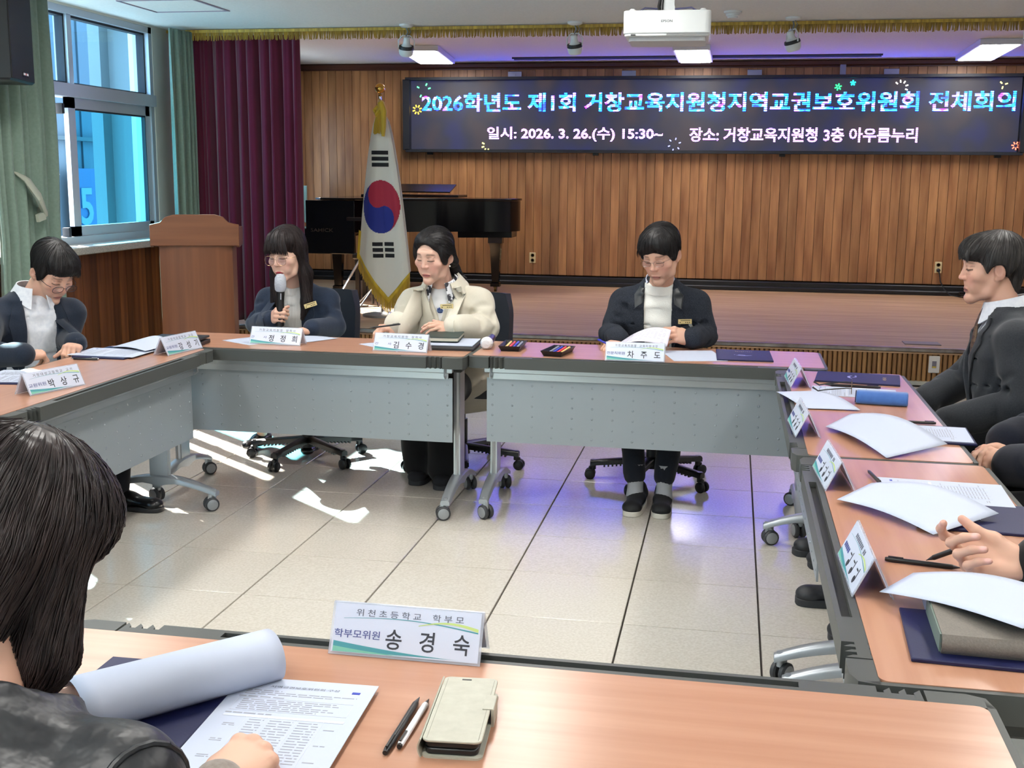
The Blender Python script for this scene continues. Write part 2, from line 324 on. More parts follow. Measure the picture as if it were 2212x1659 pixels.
# ------------------------------------------------------------------ folding meeting tables
TT = .712
top_m = mat('maple laminate', (186, 139, 114), .28, spec=.55, grain=((1.6, 34, 34), .2, (172, 123, 98)), bump=((2, 50, 50), .02, .001))
trim_m = mat('dark grey rail', (74, 76, 74), .45, spec=.4)
groove_m = mat('rail groove', (36, 37, 36), .5)
panel_m = mat('silver grey panel', (150, 158, 164), .42, .3)
alu_m = mat('brushed aluminium post', (176, 180, 184), .32, .7)
foot_m = mat('cast foot', (168, 174, 180), .36, .55)
wheel_m = mat('caster tyre', (52, 54, 58), .5); hub_m = mat('caster hub', (150, 154, 158), .4, .2)
def table_meshes():
    T = {}
    L, D = 1.5, .5
    T['table_top'] = (MB().prism(rrect(L-.024, D-.06, .018, 4, 0, .014), TT-.026, TT).mesh('table_top', ang=30), top_m)
    # rail: solid frame around the slab, front rail wide with groove and three notches near each end
    m = MB(); z0, z1 = TT-.050, TT-.0015
    yf = -D/2
    for s in (-1, 1):
        m.prism([(s*(L/2-.012), -D/2+.02), (s*L/2, -D/2+.045), (s*L/2, D/2-.03), (s*(L/2-.012), D/2-.01)][::s], z0, z1)
        m.prism([(s*.47, yf), (s*.585, yf), (s*.585, yf+.044), (s*.47, yf+.044)][::s], z0, z1)
        for k in range(3):                              # notched teeth
            a = .595+.022*k; m.prism([(s*a, yf+.014), (s*(a+.010), yf+.002), (s*(a+.012), yf+.044), (s*a, yf+.044)][::s], z0, z1)
            m.box((s*(a-.005), yf+.032, (z0+z1)/2), (.012, .022, z1-z0))
        m.prism([(s*.655, yf+.001), (s*(L/2-.035), yf+.001), (s*(L/2-.008), yf+.012), (s*L/2, yf+.046), (s*.655, yf+.044)][::s], z0, z1)
    m.box((0, yf+.005, (z0+z1)/2), (.94, .010, z1-z0)); m.box((0, yf+.036, (z0+z1)/2), (.94, .014, z1-z0))
    m.box((0, D/2-.008, TT-.016), (L-.05, .012, .028))
    T['edge_rail'] = (m.mesh('edge_rail', ang=30), trim_m)
    T['pen_groove'] = (MB().box((0, yf+.02, TT-.03), (.938, .022, .03)).mesh('pen_groove'), groove_m)
    T['front_beam'] = (MB().box((0, yf+.07, TT-.066), (1.37, .02, .026), ch=.004).box((0, yf+.075, TT-.085), (1.33, .012, .04)).mesh('front_beam', ang=30), alu_m)
    m = MB().box((0, yf+.092, .4655), (1.36, .006, .285))
    for r in range(6):
        for c in range(16):
            x, z = -.655+.0875*c, .352+.0452*r
            if abs(x) > .66: continue
            n = 8; vs = [Vector((x+.0052*math.cos(2*PI*j/n), yf+.089, z+.0052*math.sin(2*PI*j/n))) for j in range(n)]+[Vector((x+.0032*math.cos(2*PI*j/n), yf+.0865, z+.0032*math.sin(2*PI*j/n))) for j in range(n)]
            m.add(vs, [(j, (j+1) % n, n+(j+1) % n, n+j) for j in range(n)]+[tuple(range(n, 2*n))])
    T['modesty_panel'] = (m.mesh('modesty_panel', ang=80), panel_m)
    # post: fluted extrusion
    m = MB()
    for k in range(4): m.tube([(0, -.033+.022*k, .135), (0, -.033+.022*k, .625)], .0135, 8)
    m.box((0, 0, .38), (.03, .086, .49), ch=.004)
    T['post'] = (m.mesh('post', ang=35), alu_m)
    T['post_cap'] = (MB().box((0, 0, .64), (.05, .11, .05), ch=.006).box((0, 0, .672), (.06, .26, .02)).mesh('post_cap', ang=30), mat('post cap', (60, 62, 60), .5))
    # foot: arched beam along Y
    m = MB(); n = 14; prof = []
    for i in range(n+1):
        t = -1+2*i/n; y = t*.268; zt = .150-.062*abs(t)**1.9; th = .030-.010*abs(t)**2+.018*max(0, 1-abs(t)*4)
        prof.append((y, zt, zt-th, .026-.006*abs(t)))
    vs = []
    for (y, zt, zb, hw) in prof: vs += [(-hw, y, zb), (hw, y, zb), (hw, y, zt-.006), (hw*.7, y, zt), (-hw*.7, y, zt), (-hw, y, zt-.006)]
    fs = [(i*6+j, (i+1)*6+j, (i+1)*6+(j+1) % 6, i*6+(j+1) % 6) for i in range(n) for j in range(6)]+[(0, 1, 2, 3, 4, 5), tuple(n*6+5-j for j in range(6))]
    m.add(vs, fs); T['foot'] = (m.mesh('foot', ang=50), foot_m)
    m = MB().cyl((0, 0, .052), (0, 0, .098), .0105, n=10).tube([(0, 0, .075), (0, .012, .07), (0, .016, .045), (0, .012, .034)], [.012, .015, .012, .008], 8)
    T['caster_fork'] = (m.mesh('caster_fork'), foot_m)
    m = MB()
    for s in (-1, 1): m.lathe([(.012, -.009), (.026, -.010), (.0315, -.005), (.0315, .005), (.026, .010), (.012, .009)], 20, Matrix.Translation((s*.015, .012, .0318)) @ Matrix.Rotation(PI/2, 4, 'Y'))
    T['caster_wheel'] = (m.mesh('caster_wheel', ang=35), wheel_m)
    m = MB().lathe([(.001, -.001), (.022, -.001), (.024, 0), (.022, .0012), (.006, .003), (.001, .003)], 18, Matrix.Rotation(PI/2, 4, 'Y'))
    T['caster_hub'] = (m.mesh('caster_hub', ang=35), hub_m)
    m = MB().tube([(0, yf+.05, .655), (0, yf+.045, .625), (0, yf+.06, .612), (0, yf+.06, .622)], .004, 6)
    T['hook'] = (m.mesh('hook'), alu_m)
    for k, (me, mt) in T.items(): me.materials.append(mt)
    return T
TM = table_meshes()
def table(label, cx, cy, rz, casters=((0, 0, 0, 0))):
    t = thing('folding_table', label, 'table', (cx, cy, 0), rz, 'folding meeting tables set in a square')
    for k in ('table_top', 'edge_rail', 'pen_groove', 'front_beam', 'modesty_panel'): ob(k, TM[k][0], None, t)
    for s in (-1, 1): ob('hook', TM['hook'][0], None, t, (s*.655, 0, 0))
    for i, s in enumerate((-1, 1)):
        x = s*.672; ob('post', TM['post'][0], None, t, (x, 0, 0)); ob('post_cap', TM['post_cap'][0], None, t, (x, 0, 0))
        ft = ob('foot', TM['foot'][0], None, t, (x, 0, 0))
        for j, e in enumerate((-1, 1)):
            a = casters[i*2+j]
            for k in ('caster_fork', 'caster_wheel'): ob(k, TM[k][0], None, ft, (0, e*.25, 0), (0, 0, a))
            for q in (-1, 1): ob('caster_hub', TM['caster_hub'][0], None, ft, (q*.0252*math.cos(a)-.012*math.sin(a), e*.25+q*.0252*math.sin(a)+.012*math.cos(a), .0318), (0, 0, a+(PI if q < 0 else 0)))
    return t
table('folding table with grey panel in front of the two seated women', -1.845, 4.97, 0, (1.2, -.8, 1.9, .6))
table('folding table with grey panel and pink sheen before the man in tweed', -.345, 5.03, 0, (-2.2, .5, .3, 1.1))
table('folding table under the man in navy blazer, angled away along the left', -2.46, 3.965, PI/2, (1.2, .4, .7, 2.2))
table('folding table of which only a corner shows at the left edge', -2.46, 2.44, PI/2)
table('right-hand folding table farther from camera, with the blue pencil case', .44, 3.995, -PI/2, (.3, 1.1, .9, 2.0))
table('right-hand folding table nearer the camera, with the grey clothbound book', .457, 2.492, -PI/2, (.5, 1.7, 1.1, .6))
table('nearest folding table, with the beige phone case lying on it', -.342, 1.487, PI)

# ------------------------------------------------------------------ office chairs
leather = mat('navy black leatherette', (30, 36, 46), .42, spec=.45, bump=((160, 160, 160), .12, .002))
plastic = mat('black plastic', (22, 23, 26), .38)
def chair_meshes():
    C = {}
    m = MB()
    def back(u, v):
        a = (u-.5); z = .50+.37*v; hw = .215-.02*max(0, v-.75)*4*(abs(a)*2)**4
        return (a*2*hw, -.22-.05*v-.03*math.cos(a*PI)-.0*v, z)
    m.sheet(back, 14, 10, .055); C['backrest'] = (m.mesh('backrest', ang=60), leather)
    m = MB().prism(rrect(.47, .46, .09, 5), .40, .47); C['seat'] = (m.mesh('seat', ang=60), leather)
    C['column'] = (MB().cyl((0, 0, .11), (0, 0, .25), .028, n=14).cyl((0, 0, .24), (0, 0, .40), .018, n=12).box((0, 0, .385), (.2, .26, .03)).mesh('column'), plastic)
    for s, nm in ((-1, 'armrest'), (1, 'armrest_b')):
        m = MB().tube([(s*.25, -.15, .42), (s*.28, -.14, .52), (s*.275, -.10, .605), (s*.27, .02, .622), (s*.27, .11, .615)], [.014, .014, .017, .02, .014], 8, flat=.7).box((s*.24, -.14, .40), (.05, .06, .03))
        C[nm] = (m.mesh('armrest'), plastic)
    m = MB().box((0, -.24, .43), (.06, .04, .2), Matrix.Rotation(.2, 3, 'X')); C['back_bracket'] = (m.mesh('back_bracket'), plastic)
    m = MB().cyl((0, 0, .07), (0, 0, .125), .042, .034, 14); C['hub'] = (m.mesh('hub'), plastic)
    m = MB(); vs = []; n = 8
    for i in range(n+1):
        t = i/n; y = .03+.27*t; zt = .125-.03*t; hw = .026-.008*t; zb = zt-.030+.004*t
        vs += [(-hw, y, zb), (hw, y, zb), (hw, y, zt-.007), (hw*.55, y, zt), (-hw*.55, y, zt), (-hw, y, zt-.007)]
    m.add(vs, [(i*6+j, (i+1)*6+j, (i+1)*6+(j+1) % 6, i*6+(j+1) % 6) for i in range(n) for j in range(6)]+[(0, 1, 2, 3, 4, 5), tuple(n*6+5-j for j in range(6))])
    for k in range(9): m.box((0, .07+.02*k, .088-.0022*k), (.03, .008, .012))
    m.cyl((0, .285, .05), (0, .285, .098), .014, n=8)
    C['base_arm'] = (m.mesh('base_arm', ang=50), plastic)
    m = MB()
    for s in (-1, 1): m.lathe([(.006, -.009), (.022, -.009), (.0265, -.004), (.0265, .005), (.02, .010), (.006, .011)], 16, Matrix.Translation((s*.016, .30, .027)) @ Matrix.Rotation(s*PI/2, 4, 'Y'))
    m.tube([(0, .285, .06), (0, .295, .056), (0, .305, .03)], [.012, .014, .008], 8)
    C['caster'] = (m.mesh('caster', ang=35), plastic)
    for k, (me, mt) in C.items(): me.materials.append(mt)
    return C
CM = chair_meshes()
def chair(label, cx, cy, rz, spin=0, backrot=0, z=0):
    """rz: facing, local +Y is forward"""
    t = thing('office_chair', label, 'chair', (cx, cy, 0), rz, 'office chairs around the tables')
    for k in ('backrest', 'seat', 'column', 'armrest', 'armrest_b', 'back_bracket', 'hub'): ob(k[:7] if k.startswith('armrest') else k, CM[k][0], None, t)
    for k in range(5):
        a = ob('base_arm', CM['base_arm'][0], None, t, None, (0, 0, spin+k*2*PI/5)); ob('caster', CM['caster'][0], None, a)
    return t
chair('dark office chair under the woman holding the microphone', -2.14, 5.62, PI, 1.02)
chair('dark office chair behind the woman in the cream coat', -1.32, 5.66, PI, .28)
chair('dark office chair under the man in the tweed jacket', -.345, 5.57, PI, 1.0)
chair('dark office chair under the man in the charcoal suit at right', 1.06, 4.28, PI/2+.1, .2)
chair('dark office chair under the person in navy at the right edge', 1.10, 3.42, PI/2, .5)
chair('office chair of the man in the navy blazer at left', -3.12, 4.46, -PI/2, .3)

# ------------------------------------------------------------------ lectern
lw = mat('lectern veneer', (132, 80, 50), .4, grain=((24, 24, 1.1), .25, (112, 64, 40)), bump=((60, 60, 3), .03, .002))
t = thing('lectern', 'reddish-brown wooden lectern with shaped top board beside the window', 'lectern', (-3.44, 7.1, 0), .36)
body = [(-.235, -.0), (-.23, -.03), (-.16, -.055), (0, -.066), (.16, -.055), (.23, -.03), (.235, 0), (.235, .36), (-.235, .36)]
ob('body', MB().prism(body, .06, 1.03), lw, t)
ob('plinth', MB().prism([(x*1.06, y*1.06-.005) for x, y in body], 0, .06), dark_wood, t)
m = MB(); fp = [(-.28, 0), (.28, 0), (.28, .135), (.215, .15), (.18, .185), (.13, .20), (-.13, .20), (-.18, .185), (-.215, .15), (-.28, .135)]
m.prism(fp, -.012, .012, Matrix.Translation((0, -.075, 1.01)) @ Matrix.Rotation(PI/2, 4, 'X'))
ob('front_board', m, mat('lectern top veneer', (142, 88, 56), .38, grain=((1.1, 24, 24), .25, (120, 70, 44))), t, bevel=.004)
ob('shelf_moulding', MB().prism([(x*1.03, y*1.05) for x, y in body], 1.0, 1.022), lw, t)
ob('reading_top', MB().box((0, .15, 1.09), (.55, .42, .025), Matrix.Rotation(-.22, 3, 'X')).box((-.27, .14, 1.06), (.02, .4, .12)).box((.27, .14, 1.06), (.02, .4, .12)), lw, t)

# ------------------------------------------------------------------ curtains
def curtain(name, label, cat, p0, p1, z0, z1, folds, amp, m, seed=0, pinch=0, thick=.004, nz=24):
    """hanging cloth from p0 to p1 (plan), rippled along its run"""
    rg = np.random.default_rng(seed); ph = rg.uniform(0, 6.28, 6); a = Vector((*p0, 0)); b = Vector((*p1, 0)); d = (b-a); n = Vector((-d.y, d.x, 0)).normalized()
    fq = rg.uniform(.75, 1.3, 3)
    def fn(u, v):
        z = z1+(z0-z1)*v
        uu = .5+(u-.5)*(1-pinch*math.exp(-((v-.62)/.12)**2)) if pinch else u
        wv = math.sin(2*PI*folds*u+ph[0]+.5*math.sin(3*u+ph[1]))*.75+math.sin(2*PI*folds*fq[0]*.47*u+ph[2]+v*.7)*.5+.25*math.sin(2*PI*folds*1.9*u+ph[3])
        k = amp*(.55+.45*min(1, v*3))
        return a+d*uu+n*(wv*k+.02*math.sin(2.2*v+ph[4])*pinch)+Vector((0, 0, z))
    return tag(ob(name, MB().sheet(fn, int(folds*14), nz, thick).mesh(name, ang=180), m), label, cat)
burg = mat('burgundy velvet', (104, 22, 54), .85, sheen=.4, spec=.2, grain=((40, 40, 2), .3, (86, 17, 44)))
green = mat('sage curtain cloth', (132, 152, 140), .9, sheen=.2, spec=.2, grain=((60, 60, 60), .3, (120, 140, 128)))
curtain('stage_curtain', 'burgundy velvet stage curtain gathered at the left of the stage', 'curtain', (-4.36, 8.80), (-3.345, 8.80), .30, 2.60, 11, .040, burg, 3)
curtain('window_curtain', 'sage green curtain tied back at the left edge, beneath the black speaker', 'curtain', (-4.17, 6.05), (-4.17, 6.68), .2, 2.55, 7, .035, green, 5, pinch=.08)
curtain('window_curtain', 'sage green curtain between the window and the burgundy drape', 'curtain', (-4.25, 8.44), (-4.20, 8.72), .5, 2.55, 6, .03, green, 9)
curtain('window_curtain', 'unseen sage green curtain added to narrow the sun through the nearer window', 'curtain', (-4.24, 3.2), (-4.24, 5.25), .6, 2.55, 14, .03, green, 11)  # out-of-view drape added so only a narrow strip of sun gets in
curtain('stage_side_curtain', 'scrap of pale green drape beside the piano keyboard end', 'curtain', (-4.80, 12.4), (-4.55, 12.1), .95, 1.35, 3, .03, green, 13)
tag(ob('curtain_tieback', MB().tube([(-4.23, 6.30, 1.50), (-4.10, 6.29, 1.42), (-4.07, 6.34, 1.33), (-4.10, 6.44, 1.24), (-4.2, 6.5, 1.22)], [.012, .034, .05, .045, .02], 10, flat=.45).box((-4.085, 6.38, 1.205), (.02, .075, .045), Matrix.Rotation(.2, 3, 'X')), mat('tieback cloth', (176, 180, 164), .9)), 'pale cloth tieback holding the curtain at the left edge', 'tieback')
# gold fringe of the stage valance, every strand real
fg = mat('gold fringe', (216, 180, 70), .55, sheen=.3, grain=((60, 4, 4), .22, (140, 110, 36)))
v = thing('stage_valance', 'gold bullion fringe hanging along the stage ceiling edge', 'valance', (0, YS-.01, 0))
ob('braid', MB().box((.05, .0, 2.553), (8.9, .012, .022)), fg, v)
m = MB(); x = -4.38
while x < 3.4:
    ln = .062+.012*random.random(); dx = random.uniform(-.010, .010); dy = random.uniform(-.006, .006); r = .0056
    m.tube([(x, 0, 2.553), (x+dx*.4, dy*.5, 2.553-ln*.5), (x+dx, dy, 2.553-ln)], [r, r*.9, r*.7], 3, caps=False); x += random.uniform(.0065, .0095)
f_ = ob('fringe', m, fg, v); f_['kind'] = 'stuff'

# ------------------------------------------------------------------ LED sign on the back wall
led = thing('led_sign', 'wide black LED board with cyan and white lettering above the stage', 'sign', (-.385, YW-.06, 2.135))
W_, H_ = 6.50, .765
fb = MB().box((0, .02, H_/2+.008), (W_+.02, .12, .03)).box((0, .02, -H_/2-.008), (W_+.02, .12, .03)).box((-W_/2, .02, 0), (.075, .12, H_)).box((W_/2, .02, 0), (.05, .12, H_)).box((0, .07, 0), (W_, .02, H_))
ob('frame', fb, mat('sign frame', (26, 30, 38), .5), led)
def led_mat(name, kind):
    m = bpy.data.materials.new(name); m.use_nodes = True; nt = m.node_tree; N = nt.nodes; L = nt.links
    b = N['Principled BSDF']; b.inputs['Base Color'].default_value = (.01, .01, .012, 1); b.inputs['Roughness'].default_value = .5
    tc = N.new('ShaderNodeTexCoord')
    def mul(sock, k, off=0):
        n = N.new('ShaderNodeMath'); n.operation = 'MULTIPLY_ADD'; n.inputs[1].default_value = k; n.inputs[2].default_value = off; L.new(sock, n.inputs[0]); return n.outputs[0]
    def fn(op, sock, val=None, sock2=None):
        n = N.new('ShaderNodeMath'); n.operation = op; L.new(sock, n.inputs[0])
        if sock2: L.new(sock2, n.inputs[1])
        elif val is not None: n.inputs[1].default_value = val
        return n.outputs[0]
    sx = N.new('ShaderNodeSeparateXYZ'); L.new(tc.outputs['Object'], sx.inputs[0])
    if kind == 'screen':
        n = N.new('ShaderNodeTexNoise'); n.inputs['Scale'].default_value = 3.2; n.inputs['Detail'].default_value = 1; L.new(tc.outputs['Object'], n.inputs['Vector'])
        r = N.new('ShaderNodeValToRGB'); e = r.color_ramp.elements; e[0].position = .3; e[0].color = (*lin((46, 52, 104)), 1); e[1].position = .7; e[1].color = (*lin((76, 66, 74)), 1)
        q = r.color_ramp.elements.new(.5); q.color = (*lin((54, 56, 78)), 1)
        L.new(n.outputs['Fac'], r.inputs[0]); L.new(r.outputs[0], b.inputs['Emission Color']); b.inputs['Emission Strength'].default_value = .5
    else:
        # rows of diodes: bands across the letters
        row = fn('FRACT', mul(sx.outputs[1], 1/.0205)); band = fn('GREATER_THAN', row, .34)
        hue = N.new('ShaderNodeTexNoise'); hue.inputs['Scale'].default_value = 9; L.new(tc.outputs['Object'], hue.inputs['Vector'])
        r = N.new('ShaderNodeValToRGB'); e = r.color_ramp.elements
        if kind == 'title':
            e[0].position = .34; e[0].color = (.004, .012, 1, 1); e[1].position = .68; e[1].color = (.28, .012, 1, 1)
            q = e.new(.5); q.color = (.004, .16, 1, 1)
        else:
            e[0].position = .38; e[0].color = (.45, .22, 1, 1); e[1].position = .62; e[1].color = (.9, .35, 1, 1)
        L.new(hue.outputs['Fac'], r.inputs[0]); L.new(r.outputs[0], b.inputs['Emission Color'])
        st_ = mul(band, 22 if kind == 'title' else 8, .35); L.new(st_, b.inputs['Emission Strength'])
    return m
ob('screen', MB().box((0, .045, 0), (W_-.07, .01, H_-.02)), led_mat('led screen', 'screen'), led)
tm_, sm_ = led_mat('led title', 'title'), led_mat('led subtitle', 'sub')
def led_text(body, px0, px1, zc, h, m, wgt):
    # px0..px1: run of the line along the board in metres from its centre
    o = ob('lettering', fit_text(body, px1-px0, h, wgt), m, led, ((px0+px1)/2, .035, zc), (PI/2, 0, 0)); return o
XA = lambda px: (px-882)/(2205-882)*6.51-3.255
led_text('2026학년도 제1회 거창교육지원청지역교권보호위원회 전체회의', XA(916), XA(2187), .135, .205, tm_, .022)
led_text('일시: 2026. 3. 26.(수) 15:30~', XA(1068), XA(1462), -.205, .155, sm_, .022)
led_text('장소: 거창교육지원청 3층 아우름누리', XA(1520), XA(1997), -.205, .150, sm_, .022)
def burst(px, z, col, n, r, st=7, only=None, sz=.012):
    m = MB()
    for k in range(n):
        a = 2*PI*k/n+.3
        if only and k not in only: continue
        m.box((math.cos(a)*r, 0, math.sin(a)*r), (sz, .004, sz*2.2), Matrix.Rotation(a-PI/2, 3, 'Y').transposed())
    ob('firework', m, mat('led burst %s' % (col,), (5, 5, 5), .5, emit=(col, st)), led, (XA(px), .036, z))
burst(905, .06, (255, 214, 60), 8, .04, 3); burst(920, .27, (60, 230, 110), 8, .07, only=(0, 1, 3, 5)); burst(1068, -.33, (240, 230, 90), 8, .05, only=(3, 4, 5, 6))
burst(1829, .285, (40, 230, 110), 6, .022, 3, sz=.013); burst(1859, .325, (30, 220, 220), 5, .012, 3, sz=.015); burst(1957, .28, (250, 240, 230), 9, .06, 3, only=(0, 1, 2, 3, 8), sz=.012); burst(2160, .30, (250, 230, 120), 3, .03, 3, sz=.012); burst(2194, -.31, (255, 110, 80), 7, .03, 3, sz=.011); burst(1488, -.31, (150, 160, 255), 6, .06, st=3, sz=.01)
for px in (1130, 1384, 1654, 1936): ob('wall_bracket', MB().box((XA(px), .045, H_/2+.055), (.15, .02, .06), ch=.004).cyl((XA(px), .03, H_/2+.05), (XA(px), .04, H_/2+.05), .012, n=8), mat('bracket steel', (150, 154, 170), .35, .6), led)
ob('wall_bracket', MB().box((XA(1837), .045, H_/2+.085), (.06, .02, .12), ch=.004), MATS['bracket steel'], led)
for px in (935, 1315, 1720, 2160): ob('cable_clip', MB().box((XA(px), .04, -H_/2-.035), (.06, .05, .03)), black, led)

# ------------------------------------------------------------------ ceiling fittings
lit = mat('led panel diffuser', (255, 255, 255), .5, emit=((255, 252, 246), 16))
fixt = mat('light frame white', (224, 226, 232), .5)
def panel_light(label, x, y, z, sx, sy, rz, group):
    t = thing('ceiling_light', label, 'ceiling light', (x, y, z), rz, group)
    ob('frame', MB().box((sx/2+.012, 0, 0), (.024, sy+.05, .05)).box((-sx/2-.012, 0, 0), (.024, sy+.05, .05)).box((0, sy/2+.012, 0), (sx, .024, .05)).box((0, -sy/2-.012, 0), (sx, .024, .05)).box((0, 0, .02), (sx, sy, .01)), fixt, t)
    ob('diffuser', MB().box((0, 0, -.014), (sx-.002, sy-.002, .034)), lit, t)
SL = 'flat panel lights on the stage ceiling'
panel_light('bright panel light on the stage ceiling, leftmost, above the flag', -3.11, 11.78, 2.672, .34, 1.24, .11, SL)
panel_light('bright panel light on the stage ceiling, half hidden under the projector', -.45, 11.93, 2.672, .30, 1.16, .0, SL)
panel_light('bright panel light on the stage ceiling, at the right edge', 2.27, 11.85, 2.672, .31, 1.38, -.03, SL)
RL = 'panel lights on the meeting room ceiling'
for i, x in enumerate((-3.0, -.86, 1.4)):
    for j, y in enumerate((4.9, 2.5, .1)):
        panel_light('panel light on the room ceiling, %s row, %s end' % (('left', 'middle', 'right')[i], ('far', 'middle', 'near')[j]), x, y, ZC-.026, .32, 1.22, 0, RL)
tag(ob('air_slot', MB().box((-.48, 12.42, ZSC-.006), (3.7, .03, .014)).box((-.48, 12.36, ZSC-.008), (3.74, .025, .018)).box((-.48, 12.48, ZSC-.008), (3.74, .025, .018)), mat('slot dark', (54, 58, 76), .6)), 'long dark linear air slot in the stage ceiling', 'air vent')
hatch = thing('ceiling_hatch', 'square access hatch outline in the ceiling above the window', 'hatch', (-3.72, 7.49, ZC))
ob('hatch_door', MB().box((0, 0, .003), (.5, .5, .01)), white, hatch)
ob('hatch_edge', MB().box((.265, 0, -.002), (.018, .55, .008)).box((-.265, 0, -.002), (.010, .55, .008)).box((0, .265, -.002), (.53, .008, .008)).box((0, -.265, -.002), (.53, .008, .008)), mat('hatch edge', (150, 140, 158), .6), hatch)
# spot lamps
sw = mat('spot white', (226, 230, 230), .35); sk = mat('spot black louvre', (24, 24, 28), .4)
def spot(label, x, y, yaw):
    t = thing('spot_lamp', label, 'spot lamp', (x, y, ZC), yaw, 'white spot lamps along the stage ceiling edge')
    ob('canopy', MB().lathe([(.055, 0), (.053, -.012), (.04, -.02), (.008, -.024)], 20), sw, t)
    ob('stem', MB().tube([(0, 0, -.02), (.012, 0, -.055), (-.004, 0, -.085)], .006, 8).tube([(.02, 0, -.02), (.035, .01, -.05), (.012, 0, -.095)], .003, 6), mat('spot cable', (120, 124, 124), .4), t)
    ob('yoke', MB().tube([(-.058, 0, -.165), (-.06, 0, -.115), (-.03, 0, -.08), (.03, 0, -.08), (.06, 0, -.115), (.058, 0, -.165)], .005, 8), sw, t)
    hd = Matrix.Translation((0, 0, -.16)) @ Matrix.Rotation(.35, 4, 'X')
    h = ob('lamp_head', MB().lathe([(.002, .075), (.022, .07), (.026, .03), (.03, .02), (.052, -.005), (.055, -.03), (.05, -.055), (.04, -.066)], 22, hd), sw, t)
    ob('louvre', MB().lathe([(.0525, .008), (.0555, .0), (.0570, -.009), (.0555, -.015), (.05, -.012)], 22, hd), sk, h)
spot('white spot lamp on the ceiling edge, above the flag', -2.44, 8.62, .4)
spot('white spot lamp on the ceiling edge, between flag and projector', -1.18, 8.62, -.2)
spot('white spot lamp on the ceiling edge, right of the projector', .35, 8.55, -.9)
spot('white spot lamp cut off by the right edge of the picture', 1.92, 8.55, .1)
tag(ob('smoke_detector', MB().lathe([(.06, 0), (.058, -.012), (.045, -.018), (.043, -.03), (.035, -.034), (.032, -.045), (.01, -.05)], 22), sw, loc=(-.06, 8.2, ZC)), 'small round white smoke detector beside the projector', 'smoke detector')
# projector
pw = mat('projector white', (232, 236, 236), .42); pj = thing('projector', 'white ceiling projector facing away, hung in the upper middle', 'projector', (-.345, 5.8, 2.155), .02)
m = MB().prism(rrect(.405, .32, .03, 5), -.02, .083); m.prism(rrect(.395, .31, .03, 5), -.032, -.02)
ob('case', m, pw, pj, bevel=.004)
ob('under_case', MB().prism(rrect(.36, .26, .03, 4, 0, .02), -.05, -.03), mat('projector underside', (206, 206, 208), .5), pj)
ob('vent', MB().box((.1, -.158, -.026), (.2, .004, .004)).box((.1, -.158, -.020), (.2, .004, .003)), mat('vent shade', (150, 150, 150), .6), pj)
ob('sensor', MB().box((-.155, -.157, -.027), (.022, .006, .006)), black, pj)
ob('lettering', fit_text('EPSON', .052, .011, .012), mat('grey print', (70, 76, 84), .5), pj, (0, -.1606, .034), (PI/2, 0, 0))
mt = ob('mount', MB().box((0, .02, .19), (.055, .05, .16), ch=.004).box((0, .02, .112), (.06, .06, .022)).cyl((0, .02, .26), (0, .02, .415), .022, n=14).lathe([(.06, .395), (.06, .412), (.03, .415)], 18, Matrix.Translation((0, .02, 0))), sw, pj)
for s in (-1, 1):
    for e in (-1, 1): ob('mount_arm', MB().tube([(s*.02, .02+e*.02, .108), (s*.11, .02+e*.06, .109), (s*.135, .02+e*.08, .092), (s*.155, .02+e*.09, .089)], .0045, 6), mat('mount steel', (96, 96, 130), .4, .5), mt)
for s in (-1, 1): ob('foot_knob', MB().lathe([(.014, .083), (.016, .092), (.01, .098)], 12, Matrix.Translation((s*.165, -.09, 0))), sw, pj)
ob('cable', MB().tube([(-.04, -.03, .085), (-.045, -.01, .12), (-.03, .0, .2), (-.02, .02, .41)], .008, 8).tube([(-.03, -.02, .085), (-.03, -.01, .13), (-.02, .0, .25), (-.015, .02, .41)], .006, 8), black, pj)
# wall speaker on a bracket
sp = thing('wall_speaker', 'black box speaker hung on a wall bracket in the top left corner', 'speaker', (-3.98, 5.86, 2.21), .30)
ob('cabinet', MB().box((0, 0, 0), (.30, .42, .52), ch=.01), black, sp)
ob('grille', MB().box((.152, 0, 0), (.008, .40, .50), ch=.003), mat('speaker grille', (11, 13, 18), .6, bump=((500, 500, 500), .6, .004)), sp)
ob('badge', MB().box((.158, .03, -.215), (.004, .10, .026)), mat('badge black', (8, 8, 8), .4), sp)
for k, (dy, c_) in enumerate(((-.038, (235, 235, 235)), (-.02, (235, 235, 235)), (-.004, (200, 40, 40)), (.014, (235, 235, 235)), (.032, (235, 235, 235)))):
    ob('badge_mark', MB().box((.161, .03+dy, -.215), (.002, .013, .011)), mat('badge mark %d' % (c_[1]), c_, .4), sp)
ob('bracket', MB().box((-.05, -.06, -.33), (.07, .07, .14), ch=.005).box((-.2, -.1, -.37), (.3, .05, .05)).box((-.12, -.06, -.265), (.2, .1, .02)), black, sp)

# ------------------------------------------------------------------ outlets
ivory = mat('ivory plastic', (226, 208, 158), .4)
def outlet(label, x, z):
    t = thing('wall_outlet', label, 'outlet', (x, YW+.012, z))
    ob('plate', MB().box((0, 0, 0), (.07, .012, .12), ch=.004), ivory, t)
    for dz in (-.028, .028):
        ob('socket', MB().lathe([(.021, 0), (.021, .004), (.017, .004), (.016, .001), (.002, .001)], 16, Matrix.Translation((0, -.005, dz)) @ Matrix.Rotation(PI/2, 4, 'X')), mat('socket shade', (150, 132, 92), .5), t)
    return t
outlet('ivory double wall outlet left of the man in tweed', -2.203, .569)
o2 = outlet('ivory double wall outlet with a black plug in it', 2.153, .561)
cb = thing('power_cord', 'black power cord from the wall outlet coiled on the stage floor', 'cord', (2.153, YW-.03, 0))
ob('plug', MB().lathe([(.018, 0), (.018, .03), (.008, .04)], 14, Matrix.Translation((0, .028, .533)) @ Matrix.Rotation(PI/2, 4, 'X')), black, cb)
